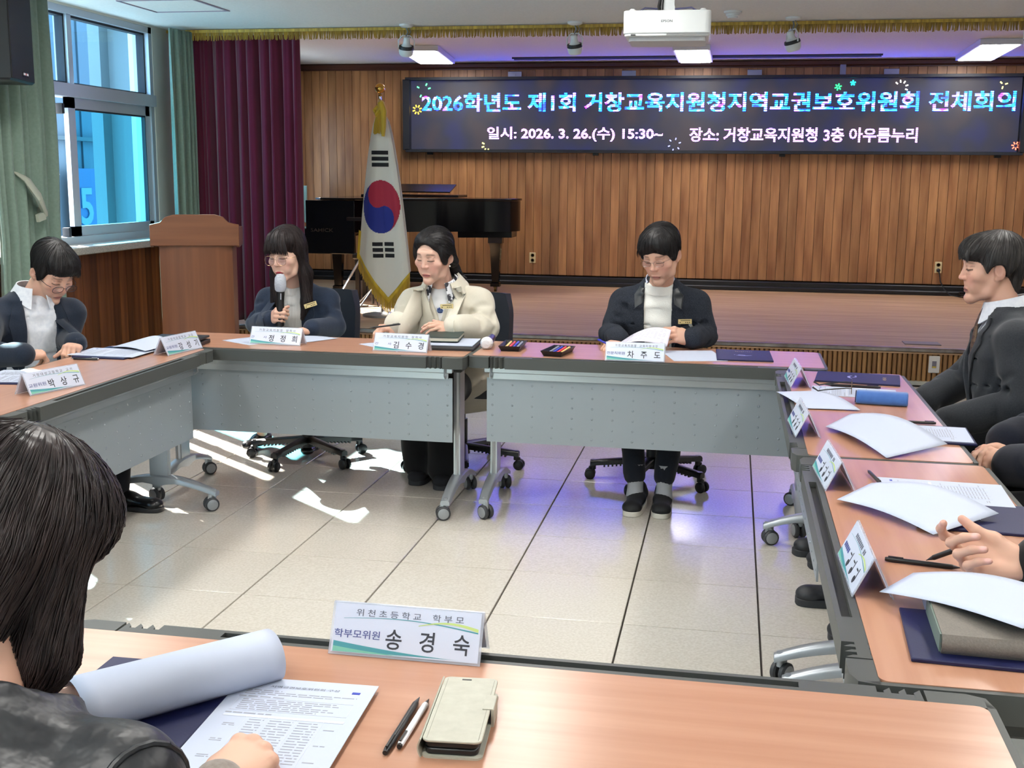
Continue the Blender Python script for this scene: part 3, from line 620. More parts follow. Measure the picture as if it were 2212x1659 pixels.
pts = [(0, -.01, .53), (.01, -.02, .49), (.02, -.02, .42), (.06, -.06, .34), (.12, -.12, .283)]
pts += [(.36+.17*math.cos(a+2.9)+.02*math.sin(3*a), -.20+.11*math.sin(a+2.9), .278+.004*k/6) for k, a in enumerate(np.linspace(0, 19, 60))]
ob('cable', MB().tube(pts, .006, 6), black, cb)
t = thing('wall_outlet', 'white low outlet plate on the slatted stage front', 'outlet', (1.475, YS+.008, .155))
ob('plate', MB().box((0, 0, 0), (.075, .012, .125), ch=.004), mat('outlet white', (222, 216, 210), .4), t)
ob('jack', MB().box((0, -.006, 0), (.03, .006, .05)).box((0, -.009, .006), (.016, .004, .014)), mat('jack grey', (120, 116, 130), .5), t)
ob('jack_label', MB().box((0, -.0095, -.018), (.026, .002, .01)), mat('jack yellow', (210, 180, 60), .5), t)
tag(ob('floor_plate', MB().box((1.42, 9.0, ZST+.003), (.26, .16, .006), ch=.002), mat('floor plate grey', (112, 100, 92), .4)), 'flat grey cover plate in the stage floor at right', 'floor plate')
# ------------------------------------------------------------------ grand piano
gloss = mat('piano black lacquer', (7, 8, 11), .12, spec=.3, coat=.12)
pn_ = thing('grand_piano', 'glossy black grand piano on the stage behind the flag', 'piano', (-4.20, 11.15, ZST))
# outline in plan, local x to the tail (right), y away from the audience
out = [(0, 0), (.42, 0), (.62, .02), (.80, .10), (1.0, .26), (1.25, .40), (1.55, .48), (1.80, .56), (1.95, .68), (2.02, .86), (1.98, 1.06), (1.84, 1.22), (1.6, 1.30), (.5, 1.38), (0, 1.40)]
def smooth_loop(p, n=3):
    for _ in range(n):
        q = []
        for i in range(len(p)):
            a, b = p[i], p[(i+1) % len(p)]
            q += [(a[0]*.75+b[0]*.25, a[1]*.75+b[1]*.25), (a[0]*.25+b[0]*.75, a[1]*.25+b[1]*.75)]
        p = q
    return p
rim = smooth_loop(out, 2)
ob('rim', MB().prism(rim, .64, .95), gloss, pn_)
ob('lid', MB().prism([(1.0+(x-1.0)*1.015, .7+(y-.7)*1.015) for x, y in rim], .955, .975), gloss, pn_, bevel=.004)
ob('cheek_panel', MB().prism([(-.01, -.012), (.50, -.012), (.50, .03), (-.01, .03)], .42, .95), gloss, pn_, bevel=.006)
ob('keybed', MB().box((.05, .7, .62), (.5, 1.42, .10), ch=.01), gloss, pn_)
ob('belly_block', MB().prism([(1.42, .56), (1.95, .74), (1.95, 1.02), (1.4, 1.1)], .575, .645), gloss, pn_)
ob('music_desk', MB().box((.95, .75, 1.07), (.75, .30, .012), Matrix.Rotation(.25, 3, 'X')).box((.98, .7, .995), (.92, .42, .025)), mat('desk lacquer', (26, 18, 16), .25), pn_)
ob('book_cover', MB().box((.66, .42, .995), (.36, .3, .03), ch=.004), black, pn_)
def pleg(x, y, zt, arch):
    m = MB().prism([(-.075, -.05), (.075, -.05), (.075, .05), (-.075, .05)], zt-.09, zt)
    vs = []
    for (z, w_) in ((zt-.09, .062), (zt-.14, .055), (.10, .036), (.09, .05), (.055, .05)):
        vs += [(-w_, -w_*.8, z), (w_, -w_*.8, z), (w_, w_*.8, z), (-w_, w_*.8, z)]
    m.add(vs, [(i*4+j, i*4+(j+1) % 4, i*4+4+(j+1) % 4, i*4+4+j)[::-1] for i in range(4) for j in range(4)]+[(16, 17, 18, 19)])
    if arch:
        for s in (-1, 1):
            pr = [(s*.05, zt-.02)]+[(s*(.05+.20*math.sin(a)), zt-.02-.26*(1-math.cos(a-PI/2+PI/2)) if False else zt-.02) for a in ()]
            pr = [(s*.04, zt-.30)]+[(s*(.04+.22*(1-math.cos(a))), zt-.30+.28*math.sin(a)) for a in np.linspace(.1, PI/2, 8)]+[(s*.04, zt-.02)]
            m.prism(pr[::s], -.03, .03, Matrix.Rotation(PI/2, 4, 'X'))
    l = ob('leg', m, gloss, pn_, (x, y, 0))
    ob('leg_caster', MB().cyl((-.012, 0, .03), (.012, 0, .03), .03, n=14).box((0, 0, .055), (.04, .05, .02)), mat('brass caster', (120, 100, 60), .35, .8), l)
pleg(.28, .12, .66, True); pleg(.28, 1.25, .66, True); pleg(1.76, .86, .60, False)
ly = ob('pedal_lyre', MB().box((.62, .62, .38), (.05, .06, .5)).box((.62, .76, .38), (.05, .06, .5)).box((.62, .69, .12), (.16, .3, .07), ch=.01), gloss, pn_)
ob('lettering', fit_text('SAMICK', .235, .034, .004), mat('dull gold lettering', (44, 41, 40), .5), pn_, (.16, -.0125, .655), (PI/2, 0, 0))
pst = thing('piano_bench', 'dark piano bench standing under the keyboard end', 'bench', (-3.42, 11.0, ZST))
ob('seat', MB().box((0, 0, .42), (.42, .3, .06), ch=.015), black, pst)
for sx in (-1, 1):
    for sy in (-1, 1): ob('leg', MB().box((sx*.17, sy*.11, .195), (.04, .04, .39)), black, pst)

# ------------------------------------------------------------------ flag on a pole
fl = thing('flag', 'national flag with red and blue circle, gold fringe, hanging on a stage pole', 'flag', (-2.955, 9.62, ZST))
gold = mat('polished brass', (214, 170, 84), .2, .95); steel = mat('chrome', (210, 212, 216), .15, .95)
FH = 2.216-.268
ob('pole', MB().cyl((0, 0, .03), (0, 0, 1.87), .013, n=12), steel, fl)
ob('base', MB().lathe([(.17, 0), (.17, .018), (.05, .04), (.02, .07)], 28), mat('flag base', (150, 150, 150), .3, .8), fl)
ob('finial', MB().lathe([(.012, 1.85), (.018, 1.862), (.012, 1.875), (.013, 1.88)], 16).ell((0, 0, 1.918), (.042, .042, .042), 20, 12), gold, fl)
# cloth shape: front sheet, gathered at top, spreading into a drape with a pointed lower edge; (u across, w down from the top)
def fl_pt(u, w_):
    """u in -1..1, w 0..1 ; returns local point (before fringe)"""
    zt = 1.70
    hw = .024+.205*(1-math.exp(-2.0*w_))*1.06+.02*w_
    zb = .655-.22*(1-abs(u))**1.0+ (-.02 if u > 0 else .08*abs(u)**2)
    # bottom profile: left corner high (.50), right (.36), tip at (.05, .10)
    cu = .18
    zb = (.50-.38*(u+1)/(cu+1)) if u < cu else (.12+.22*(u-cu)/(1-cu))
    z = zt+(zb-zt)*w_
    k = max(0, (zt-z)/1.5)
    hw = .025+.225*min(1.1, k)**.6
    fold = .016*math.sin(u*5.0+.4)*min(1, k*1.5)+.004*math.sin(u*13+1)*k
    return Vector((.018+u*hw+.012*k, -.05-.035*(1-u*u)+fold, z))
cloth = mat('white flag cloth', (236, 234, 222), .75, sheen=.3, spec=.25)
def flag_cloth(u, v): return fl_pt(-1+2*u, v)
ob('cloth', MB().sheet(flag_cloth, 46, 50, .003).mesh('cloth', ang=180), cloth, fl)
ob('back_cloth', MB().sheet(lambda u, v: (lambda p: Vector((p.x*.93, .035+.01*math.sin(9*u), p.z+.05*v)))(fl_pt(-1+2*u, v)), 20, 24, .003).mesh('back_cloth', ang=180), cloth, fl)
# printed emblem: pieces of cloth laid on the surface
from bisect import bisect
def on_flag(x, z, off=.0075):
    # find u,w for local x,z by iteration
    u, w_ = 0., .5
    for _ in range(30):
        p = fl_pt(u, w_); w_ = min(1, max(0, w_+(p.z-z)/1.4*.9)); k = max(.02, (1.70-z)/1.5); hw = .025+.225*min(1.1, k)**.6
        u = min(1, max(-1, u+(x-p.x)/hw*.9))
    p = fl_pt(u, w_); e = .004
    return Vector((p.x, p.y-off, p.z))
def flag_patch(name, inside, x0, x1, z0, z1, step, m):
    nx, nz = int((x1-x0)/step), int((z1-z0)/step); mb = MB(); ids = {}
    def vid(i, j):
        if (i, j) not in ids:
            ids[(i, j)] = len(mb.v); mb.v.append(tuple(on_flag(x0+i*step, z0+j*step)))
        return ids[(i, j)]
    for i in range(nx):
        for j in range(nz):
            if inside(x0+(i+.5)*step, z0+(j+.5)*step): mb.f.append((vid(i, j), vid(i+1, j), vid(i+1, j+1), vid(i, j+1)))
    return ob(name, mb.mesh(name, ang=180), m, fl)
red = mat('flag red', (176, 36, 64), .7, sheen=.2); blue = mat('flag blue', (22, 42, 140), .7, sheen=.2); ink = mat('flag black', (14, 16, 22), .7)
CX, CZ, RX, RZ = .024, .938, .165, .222
def tg(x, z):
    a, b = (x-CX)/RX, (z-CZ)/RZ
    if a*a+b*b > 1: return 0
    p, q = -.36*a+.93*b, .93*a+.36*b
    # s curve: red above-right, blue below-left
    red_ = q > 0
    if (p-.5)**2+q*q < .25: red_ = True
    if (p+.5)**2+q*q < .25: red_ = False
    return 1 if red_ else 2
flag_patch('red_swirl', lambda x, z: tg(x, z) == 1, -.15, .20, .70, 1.17, .0055, red)
flag_patch('blue_swirl', lambda x, z: tg(x, z) == 2, -.15, .20, .70, 1.17, .0055, blue)
def bar(name, x0, x1, z0, z1): flag_patch(name, lambda x, z: True, x0, x1, z0, z1, .0054, ink)
for k in range(3): bar('trigram_bar', -.056+.002*k, .094+.002*k, 1.372-.050*k, 1.406-.050*k)
for k in range(3):
    bar('trigram_bar', -.052+.003*k, .038+.003*k, .608-.049*k, .641-.049*k); bar('trigram_bar', .049+.003*k, .132+.003*k, .610-.049*k, .643-.049*k)
gf = mat('flag gold fringe', (226, 190, 50), .6, sheen=.3, grain=((40, 4, 4), .25, (180, 150, 30)))
m = MB(); n = 130
for i in range(n):
    u = -1+2*(i+.5)/n; p = fl_pt(u, 1.0); L_ = .085+.02*random.random(); q = Vector((random.uniform(-.006, .006), -.004, 0))
    m.tube([p+Vector((0, -.004, .045)), p+Vector((0, -.006, -.02))+q*.3, p+Vector((0, -.004, -L_))+q], [.0026, .0034, .0022], 3, caps=False)
ft = ob('fringe', m, gf, fl); ft['kind'] = 'stuff'
m = MB()
def band(u, v):
    p = fl_pt(-1+2*u, 1.0); return p+Vector((0, -.006, .05-.05*v))
m.sheet(band, 60, 2, .002); ob('fringe_band', m.mesh('fringe_band', ang=180), gf, fl)
ob('left_fringe', MB().sheet(lambda u, v: fl_pt(-1+.05*u, .80+.2*v)+Vector((-.004-.012*(1-u), -.006, 0)), 3, 8, .002), gf, fl)
# gold tassel and bow at the head
m = MB().tube([(.01, -.05, 1.82), (.038, -.10, 1.785), (.066, -.115, 1.72), (.066, -.12, 1.60), (.060, -.12, 1.52)], [.012, .032, .028, .022, .014], 10)
m.tube([(.01, -.09, 1.76), (-.012, -.11, 1.73), (.0, -.12, 1.69), (.03, -.11, 1.74)], .022, 8)
ob('bow', m, gf, fl); m = MB()
for k in range(40):
    a = random.uniform(-.028, .028); m.tube([(.02+a*.4, -.115, 1.72), (.018+a*1.2, -.125, 1.62), (.018+a*1.4, -.125, 1.535+.02*random.random())], .0042, 3, caps=False)
ob('tassel', m, gf, fl)['kind'] = 'stuff'

# mic stand behind the flag
ms = thing('microphone_stand', 'microphone stand with slanted chrome leg beside the flag', 'microphone stand', (-3.42, 10.3, ZST))
ob('boom', MB().tube([(-.10, -.2, .10), (.12, 0, .55)], .012, 8), steel, ms)
ob('pole', MB().cyl((.15, .05, .02), (.15, .05, 1.0), .012, n=8), black, ms)
for a in (.3, 2.4, 4.5): ob('leg', MB().tube([(.15, .05, .16), (.15+.24*math.cos(a), .05+.24*math.sin(a), .012)], .009, 6), black, ms)
ob('clamp', MB().box((.15, .04, .62), (.05, .05, .07), ch=.008).box((.02, .03, .80), (.20, .05, .03)), black, ms)
ob('cable', MB().tube([(.15, .03, .8), (.10, -.02, .5), (.17, -.04, .2), (.25, -.1, .012), (.1, -.18, .012), (.0, -.12, .012), (.14, -.05, .012)], .006, 6), black, ms)
struct(ob('trim_5', MB().box((-4.94, YW-.01, 1.5), (.05, .03, 2.35)), mat('side-lit pale trim', (216, 214, 196), .6)))  # side-window light on this corner is put into the pale colour
tag(ob('floor_cable', MB().tube([(-4.0, 5.6, .012), (-4.1, 6.2, .012), (-3.95, 6.5, .10), (-3.9, 6.62, .26), (-3.85, 6.8, .30), (-3.75, 6.9, .27), (-3.7, 7.0, .012)], .007, 6), black), 'black cable looping along the wainscot beside the lectern', 'cable')
# ------------------------------------------------------------------ things on the tables
paper_m = mat('white paper', (188, 196, 215), .6, spec=.3)
inkm = mat('grey print ink', (160, 163, 176), .7); inkb = mat('blue print ink', (44, 62, 170), .6); inkl = mat('pale print ink', (206, 211, 224), .7)
navy = mat('navy folder cover', (14, 20, 66), .5, bump=((300, 300, 300), .15, .001)); goldink = mat('gold foil', (176, 156, 110), .35, .6); silver = mat('silver foil', (196, 202, 226), .3, .5)
acry = mat('clear acrylic', (226, 232, 246), .08, spec=.5, alpha=.35)
cardp = mat('card paper', (212, 218, 236), .35, coat=.25)
dk = mat('name ink', (48, 50, 60), .6); rk = mat('role ink', (66, 76, 140), .6); tk = mat('office ink', (96, 100, 116), .6); teal = mat('teal swoosh', (70, 150, 160), .5); lime = mat('lime swoosh', (196, 216, 130), .5); mint = mat('mint swoosh', (120, 190, 170), .5)
CW, CH_, CD_ = .25, .0755, .072
def name_card(label, x, y, rz, top, role, name):
    """tent card; local front face looks to -Y, its foot on the line y=0"""
    t = thing('name_card', label, 'name card', (x, y, TT), rz, 'folded name cards on the tables')
    lean = math.atan2(CD_/2, CH_); Lf = math.hypot(CD_/2, CH_)
    RF = Matrix.Rotation(PI/2-lean, 4, 'X')      # front face: local XY plane of a print -> leaning face
    def face(mb, off): return Matrix.Translation((0, 0, 0)) @ RF @ Matrix.Translation((0, 0, off))
    m = MB()
    m.prism([(-CW/2, 0), (CW/2, 0), (CW/2, Lf), (-CW/2, Lf)], 0, .0022, RF)
    m.prism([(-CW/2, 0), (CW/2, 0), (CW/2, Lf), (-CW/2, Lf)], 0, .0022, Matrix.Translation((0, CD_, 0)) @ Matrix.Rotation(PI/2+lean, 4, 'X') @ Matrix.Translation((0, 0, -.0022)))
    ob('holder', m, acry, t)
    ob('insert', MB().prism([(-CW/2+.004, .004), (CW/2-.004, .004), (CW/2-.004, Lf-.002), (-CW/2+.004, Lf-.002)], -.0008, .0030, RF), cardp, t)
    ob('rear_insert', MB().prism([(-CW/2+.004, .004), (CW/2-.004, .004), (CW/2-.004, Lf-.004), (-CW/2+.004, Lf-.004)], -.0008, .0008, Matrix.Translation((0, CD_-.0014, 0)) @ Matrix.Rotation(PI/2+lean, 4, 'X')), cardp, t)
    def put(nm, me, m_, cx, cy):
        o = ob(nm, me, m_, t); o.matrix_local = RF @ Matrix.Translation((cx, cy, .0034)); return o
    if top:
        put('lettering', fit_text(' '.join(top).replace('   ', '    '), .178, .0115, .006), tk, .004, .0685)
        put('lettering', fit_text(role, .076, .0135 if len(role) > 3 and '  ' not in role else .011, .008), rk, -.080, .034)
        put('lettering', fit_text(name, .138, .032, .012), dk, .037, .030)
    else:                                          # print too oblique to read: dabs of ink
        m = MB(); [m.box((-.06+.0115*k+(.012 if k > 7 else 0), .0685, 0), (.007, .009, .0004)) for k in range(10)]; put('office_line', m, tk, 0, 0)['kind'] = 'stuff'
        m = MB(); [m.box((-.105+.0125*k, .034, 0), (.0085, .010, .0004)) for k in range(5)]; put('role_line', m, rk, 0, 0)['kind'] = 'stuff'
        m = MB()
        for k in range(3):
            cx = -.018+.048*k; m.box((cx-.006, .038, 0), (.016, .003, .0004)).box((cx+.008, .032, 0), (.003, .026, .0004)).lathe([(.004, 0), (.0075, 0), (.0075, .0004), (.004, .0004)], 12, Matrix.Translation((cx, .020, 0)))
        put('name_line', m, dk, 0, 0)['kind'] = 'stuff'
    def arc(y0, y1, bow, th, x0, x1): 
        return MB().sheet(lambda u, v: (x0+(x1-x0)*u, y0+(y1-y0)*u+bow*math.sin(PI*u)-(v-.5)*th*(.3+u), 0), 24, 1)
    put('swoosh', arc(.058, .050, .0075, .0016, -.105, .118), teal, 0, 0)
    put('swoosh', arc(.0545, .054, .0075, .004, .02, .118), lime, 0, -.0002)
    m = MB().sheet(lambda u, v: (-.118+.21*u, .0055+(1-v)*.0155*(1-u)**1.6+.0008, 0), 20, 1); put('swoosh', m, teal, 0, 0)
    m = MB().sheet(lambda u, v: (-.118+.13*u, .0050+(1-v)*.0085*(1-u)**1.6, .0002), 20, 1); put('swoosh', m, mint, 0, 0)
    return t
name_card('name card reading 정정희 before the woman with the microphone', -2.012, 4.895, -.05, '거창교육지원청 장학사', '간        사', '정   정   희')
name_card('name card reading 김수경 before the woman in the cream coat', -1.407, 4.83, -.05, '거창교육지원청 장학사', '간        사', '김   수   경')
name_card('name card reading 차주도 before the man in tweed', -.381, 4.808, .02, '거창교육지원청 교육지원과장', '전문직위원', '차   주   도')
name_card('name card reading 강성기 on the left table by the corner', -2.297, 4.60, PI/2-.16, '거창덕유중학교 교감', '교원위원', '강   성   기')
name_card('name card reading 박상규 on the left table, nearest the camera there', -2.317, 3.66, PI/2-.26, '거창대성고등학교 교사', '교원위원', '박   상   규')
name_card('name card reading 송경숙 at the far edge of the nearest table', -.487, 1.678, -.0, '위천초등학교 학부모', '학부모위원', '송   경   숙')
name_card('name card on the right tables, farthest, beside the navy folder', .228, 4.45, -PI/2+.05, None, '', '')
name_card('name card on the right tables, second from the far end', .204, 3.60, -PI/2+.05, None, '', '')
name_card('name card on the right tables, third from the far end', .245, 2.995, -PI/2+.06, None, '', '')
name_card('name card on the right tables, nearest, in front of the hand with the pen', .243, 2.245, -PI/2+.02, None, '', '')

def prints(parent, z, w_=.21, h=.297, title=None, seed=1, table=True):
    """printed page content in page-local XY (page top = +Y)"""
    rg = random.Random(seed); m = MB(); ml = MB()
    def line(y, x0, x1, th=.0022):
        x = x0
        while x < x1:
            l = min(rg.uniform(.006, .02), x1-x); m.box((x+l/2, y, z), (l, th, .0002)); x += l+rg.uniform(.002, .004)
    if title: ob('lettering', fit_text(title, .105, .0075, .004), MATS['office ink'], parent, (0, h/2-.028, z+.0002))
    else: line(h/2-.028, -.05, .05, .005)
    line(h/2-.042, -.085, -.03); line(h/2-.048, -.083, .085); line(h/2-.054, -.083, .05); line(h/2-.063, -.088, -.02, .003)
    for k in range(6): line(h/2-.073-.006*k, -.078, rg.uniform(.03, .078))
    for (cx, cy, a, b) in ((0, h/2-.068, .172, .0006), (0, h/2-.108, .172, .0006), (-.086, h/2-.088, .0006, .04), (.086, h/2-.088, .0006, .04)): ml.box((cx, cy, z), (a, b, .0002))
    line(h/2-.116, -.088, -.02, .003)
    if table:
        y0 = h/2-.124; ml.box((0, y0, z), (.176, .007, .0002))
        for cx in (-.052, -.02, .022, .06): ml.box((cx, y0-.065, z), (.0005, .13, .0002))
        for r in range(16):
            y = y0-.010-.0075*r
            line(y, -.046, -.024); line(y, -.016, .018); line(y, .026, .056)
            if r % 6 == 2: line(y, -.078, -.062); line(y-.005, -.078, -.06); line(y, .066, .082)
    ob('print', m, inkm, parent)['kind'] = 'stuff'; ob('ruling', ml, inkl, parent)['kind'] = 'stuff'
    ob('blue_square', MB().box((w_/2-.026, h/2-.031, z), (.012, .0065, .0003)), inkb, parent)
def paper(label, cx, cy, rz, z=0, title=None, printed=True, seed=1, w_=.21, h=.297, bow=.002, n=2):
    t = thing('paper_sheet', label, 'paper', (cx, cy, TT+z), rz, 'papers on the tables')
    ob('sheet', MB().sheet(lambda u, v: ((u-.5)*w_, (v-.5)*h, .0012+bow*math.sin(PI*u)*0), 1, 1, .0011), paper_m, t)
    if printed: prints(t, .0015, w_, h, title, seed)
    return t
def quad_page(label, A, B, C, D, lift=.03, sag=0):
    """loose page bowed up in the middle; corners in metres"""
    A, B, C, D = map(Vector, (A, B, C, D)); o = (A+B+C+D)/4; o.z = TT
    def fn(u, v):
        p = A.lerp(B, v).lerp(D.lerp(C, v), u); p = p-o
        p.z += lift*math.sin(PI*u)*(.35+.65*v)+sag*math.sin(PI*v)*.5; return p
    return tag(ob('curled_paper', MB().sheet(fn, 16, 8, .0006).mesh('curled_paper', ang=180), paper_m, loc=o), label, 'paper', 'papers on the tables')
def folder(label, cx, cy, rz, w_=.235, h=.31, z=0, emblem=True, thick=.007):
    t = thing('document_folder', label, 'folder', (cx, cy, TT+z), rz, 'navy document folders')
    ob('cover', MB().box((0, 0, thick/2), (w_, h, thick), ch=.0015), navy, t)
    if emblem:
        m = MB().sheet(lambda u, v: (-.035+.07*u, .02+.014*math.sin(PI*u)-(v-.5)*.010*math.sin(PI*u)**.5, thick+.0006), 14, 1, .0004).sheet(lambda u, v: (-.005+.03*u, .018-.012*math.sin(PI*u*.8)+(v-.5)*.006, thick+.0006), 8, 1, .0004).box((.040, .008, thick+.0004), (.006, .006, .0006))
        ob('emblem', m, silver, t)
        m = MB(); [m.box((-.036+.0085*k, -h/2+.055+.002*(k % 2), thick+.0004), (.0045, .009+.003*(k % 3), .0005), Matrix.Rotation(.3*(k % 3-1), 3, 'Z')) for k in range(9)]
        ob('gold_print', m, goldink, t)['kind'] = 'stuff'
    return t
def pen(label, p0, p1, r=.0048, body=None, cap=None, group='pens on the tables', z=None, clip=True):
    """p0: writing end, p1: rear end, absolute positions"""
    p0, p1 = Vector(p0), Vector(p1); d = p1-p0; L_ = d.length; o = p0.copy(); t = thing('pen', label, 'pen', o, 0, group)
    t.rotation_mode = 'QUATERNION'; t.rotation_quaternion = d.to_track_quat('Z', 'Y')
    bm_ = body or mat('pen black', (20, 20, 24), .35); cm_ = cap or bm_
    ob('barrel', MB().lathe([(r*.9, L_*.12), (r, L_*.14), (r, L_*.95), (r*.85, L_*.97)], 10), bm_, t)
    ob('tip', MB().lathe([(.0006, 0), (.0014, L_*.03), (r*.8, L_*.11), (r*.9, L_*.125)], 10), mat('pen tip grey', (60, 60, 66), .35, .4) if not cap else cm_, t)
    ob('end_cap', MB().lathe([(r*.8, L_*.965), (r*.9, L_*.975), (r*.75, L_), (.001, L_)], 10), cm_, t)
    if clip: ob('clip', MB().box((0, r+.0012, L_*.86), (.003, .0014, L_*.2)), cm_, t)
    return t
Z0 = TT+.0052
# nearest table
folder('open navy folder under the rolled page, beside the woman in the vest', -.815, 1.43, .02, .235, .31, 0, False)
paper('printed page with a title, under the hand of the woman in the vest', -.590, 1.408, .04, .007, title='지역교권보호위원회 구성', seed=3)
def roll_page(label, p0, ax, prof, L_, wob=0):
    """page rolled about an axis on the table: prof = list of (n, z)"""
    a = Vector((*ax, 0)).normalized(); n = Vector((a.y, -a.x, 0)); k = len(prof)
    def cr(t):
        x = t*(k-1); i = min(int(x), k-2); f = x-i; g = lambda j: Vector(prof[min(max(j, 0), k-1)])
        q0, q1, q2, q3 = g(i-1), g(i), g(i+1), g(i+2)
        return .5*((2*q1)+(q2-q0)*f+(2*q0-5*q1+4*q2-q3)*f*f+(-q0+3*q1-3*q2+q3)*f**3)
    def fn(u, v):
        q = cr(v); return a*(u*L_)+n*q.x*(1+wob*u)+Vector((0, 0, q.y*(1-.25*wob*u)))
    return tag(ob('curled_paper', MB().sheet(fn, 12, 30, .0006).mesh('curled_paper', ang=180), paper_m, loc=(p0[0], p0[1], TT+.004)), label, 'paper', 'papers on the tables')
roll_page('white page rolled over itself on the nearest table', (-.645, 1.556), (-.66, -.75), [(-.004, .004), (-.016, .016), (-.020, .038), (-.010, .060), (.012, .072), (.04, .070), (.075, .05), (.098, .022)], .297, .3)
pen('slim black pen lying beside the beige phone', (-.4235, 1.543, Z0), (-.4245, 1.372, Z0), .0046)
pen('white pen with black ends beside the beige phone', (-.4085, 1.540, Z0), (-.4110, 1.392, Z0), .0046, mat('pen white', (232, 232, 236), .35), mat('pen black', (20, 20, 24), .35))
ph = thing('phone', 'phone in a beige leather flip case lying on the nearest table', 'phone', (-.345, 1.482, TT), .085)
beige = mat('beige leather', (188, 186, 172), .55, grain=((60, 60, 60), .3, (172, 170, 156)), bump=((250, 250, 250), .2, .001))
ob('back_cover', MB().prism(rrect(.082, .2, .010, 4), 0, .003), beige, ph)
ob('phone_body', MB().prism(rrect(.072, .190, .010, 4, -.001, 0), .003, .012), plastic, ph, bevel=.002)
ob('phone_upper_body', MB().prism(rrect(.072, .190, .010, 4, -.001, 0), .0128, .0215), plastic, ph, bevel=.002)
ob('front_cover', MB().prism(rrect(.080, .2, .010, 4, 0, .001), .022, .0252), beige, ph, bevel=.001)
ob('spine', MB().sheet(lambda u, v: (-.0405-.004*math.sin(PI*v), -.099+.198*u, .0005+.0245*v), 4, 6, .002), beige, ph)
ob('clasp', MB().box((.043, .02, .0125), (.004, .045, .028), ch=.001).box((.036, .02, .0258), (.014, .045, .0015)), beige, ph)
ob('speaker_slot', MB().box((-.006, .0915, .0254), (.014, .0035, .0008), ch=.0002), plastic, ph)
ob('stitching', MB().box((.035, 0, .0253), (.0008, .185, .0004)).box((-.034, 0, .0253), (.0008, .185, .0004)), mat('stitch', (150, 148, 134), .7), ph)
# table before the two women
paper('sheet half hidden behind the name card of the woman with microphone', -2.13, 5.04, -.55, printed=False)
quad_page('loose white sheet right of the first name card', (-2.03, 4.99, .714), (-2.02, 5.17, .716), (-1.80, 5.155, .715), (-1.90, 4.995, .714), .006)
paper('sheet peeking out left of the cream coat woman\'s name card', -1.47, 5.0, .9, printed=False)
nbk = thing('notebook', 'dark green notebook lying on the black folder', 'notebook', (-1.285, 5.145, TT+.021), .10)
ob('cover', MB().prism(rrect(.16, .22, .012, 4), .017, .0195).prism(rrect(.16, .22, .012, 4), 0, .0025), mat('green leatherette', (30, 52, 48), .5), nbk)
ob('pages', MB().box((0, 0, .0098), (.152, .213, .0145)), mat('page block', (226, 218, 196), .7), nbk)
fo = thing('document_folder', 'black folder with white paper under the green notebook', 'folder', (-1.225, 5.07, TT), .06)
ob('cover', MB().box((0, 0, .006), (.235, .31, .012), ch=.002), mat('black leatherette', (24, 25, 30), .45), fo)
ob('page', MB().box((.0, .02, .0145), (.21, .24, .003)), paper_m, fo)
# microphone lying on its side, foam capped
mic2 = thing('microphone', 'wireless microphone lying on the table with a white head cover', 'microphone', (-1.058, 5.03, TT+.026), .08)
ob('handle', MB().lathe([(.016, 0), (.018, .02), (.020, .11), (.018, .16)], 16, Matrix.Rotation(-PI/2, 4, 'X')), mat('mic body purple black', (36, 34, 62), .3, .3), mic2)
m = MB(); n = 18
prof = [(.004, -.052), (.018, -.050), (.026, -.040), (.029, -.022), (.027, -.004), (.020, .012), (.018, .018)]
m.lathe(prof, n, Matrix.Rotation(-PI/2, 4, 'X')); ob('foam_cover', m, mat('crumpled white cover', (226, 226, 230), .8, bump=((90, 90, 90), .8, .006)), mic2)
# pen trays
def tray(label, x, y, rz):
    t = thing('pen_tray', label, 'tray', (x, y, TT), rz, 'black pen trays')
    b = [(-.038, -.085), (.038, -.085), (.038, .085), (-.038, .085)]; tp = [(-.05, -.098), (.05, -.098), (.05, .098), (-.05, .098)]
    ob('bottom', MB().box((0, 0, .0015), (.076, .17, .003)), plastic, t)
    m = MB()
    for i in range(4):
        j = (i+1) % 4; m.add([(*b[i], 0), (*b[j], 0), (*tp[j], .024), (*tp[i], .024), (b[i][0]*.95, b[i][1]*.97, .003), (b[j][0]*.95, b[j][1]*.97, .003), (tp[j][0]*.95, tp[j][1]*.97, .024), (tp[i][0]*.95, tp[i][1]*.97, .024)], [(0, 1, 2, 3), (7, 6, 5, 4), (3, 2, 6, 7)])
    ob('side_wall', m, plastic, t)
    cols = (('yellow', (236, 196, 120)), ('red', (220, 70, 80)), ('blue', (60, 70, 190)), ('grey', (130, 136, 150)))
    M_ = Matrix.Translation((x, y, TT)) @ Matrix.Rotation(rz, 4, 'Z'); order = cols if rz > 0 else cols[::-1]
    for k, (cn, c_) in enumerate(order):
        p0 = M_ @ Vector((-.026+.017*k, -.075, .009)); p1 = M_ @ Vector((-.024+.017*k+.006, .065, .022))
        pen('%s marker in the %s' % (cn, 'tray beside the microphone' if rz > 0 else 'tray nearer the man in tweed'), p0, p1, .0052, mat('marker '+cn, c_, .4), None, 'markers in the pen trays', clip=False)
tray('black pen tray with markers beside the microphone', -.945, 5.05, .02)
tray('black pen tray with markers, slanted, nearer the man in tweed', -.725, 4.945, -.16)
# before the man in tweed
paper('white sheets in front of the man in tweed', -.145, 5.03, .25, printed=False, w_=.23)
folder('navy folder with silver emblem at the end of the man in tweed\'s table', .07, 5.07, PI+.03, .235, .29)
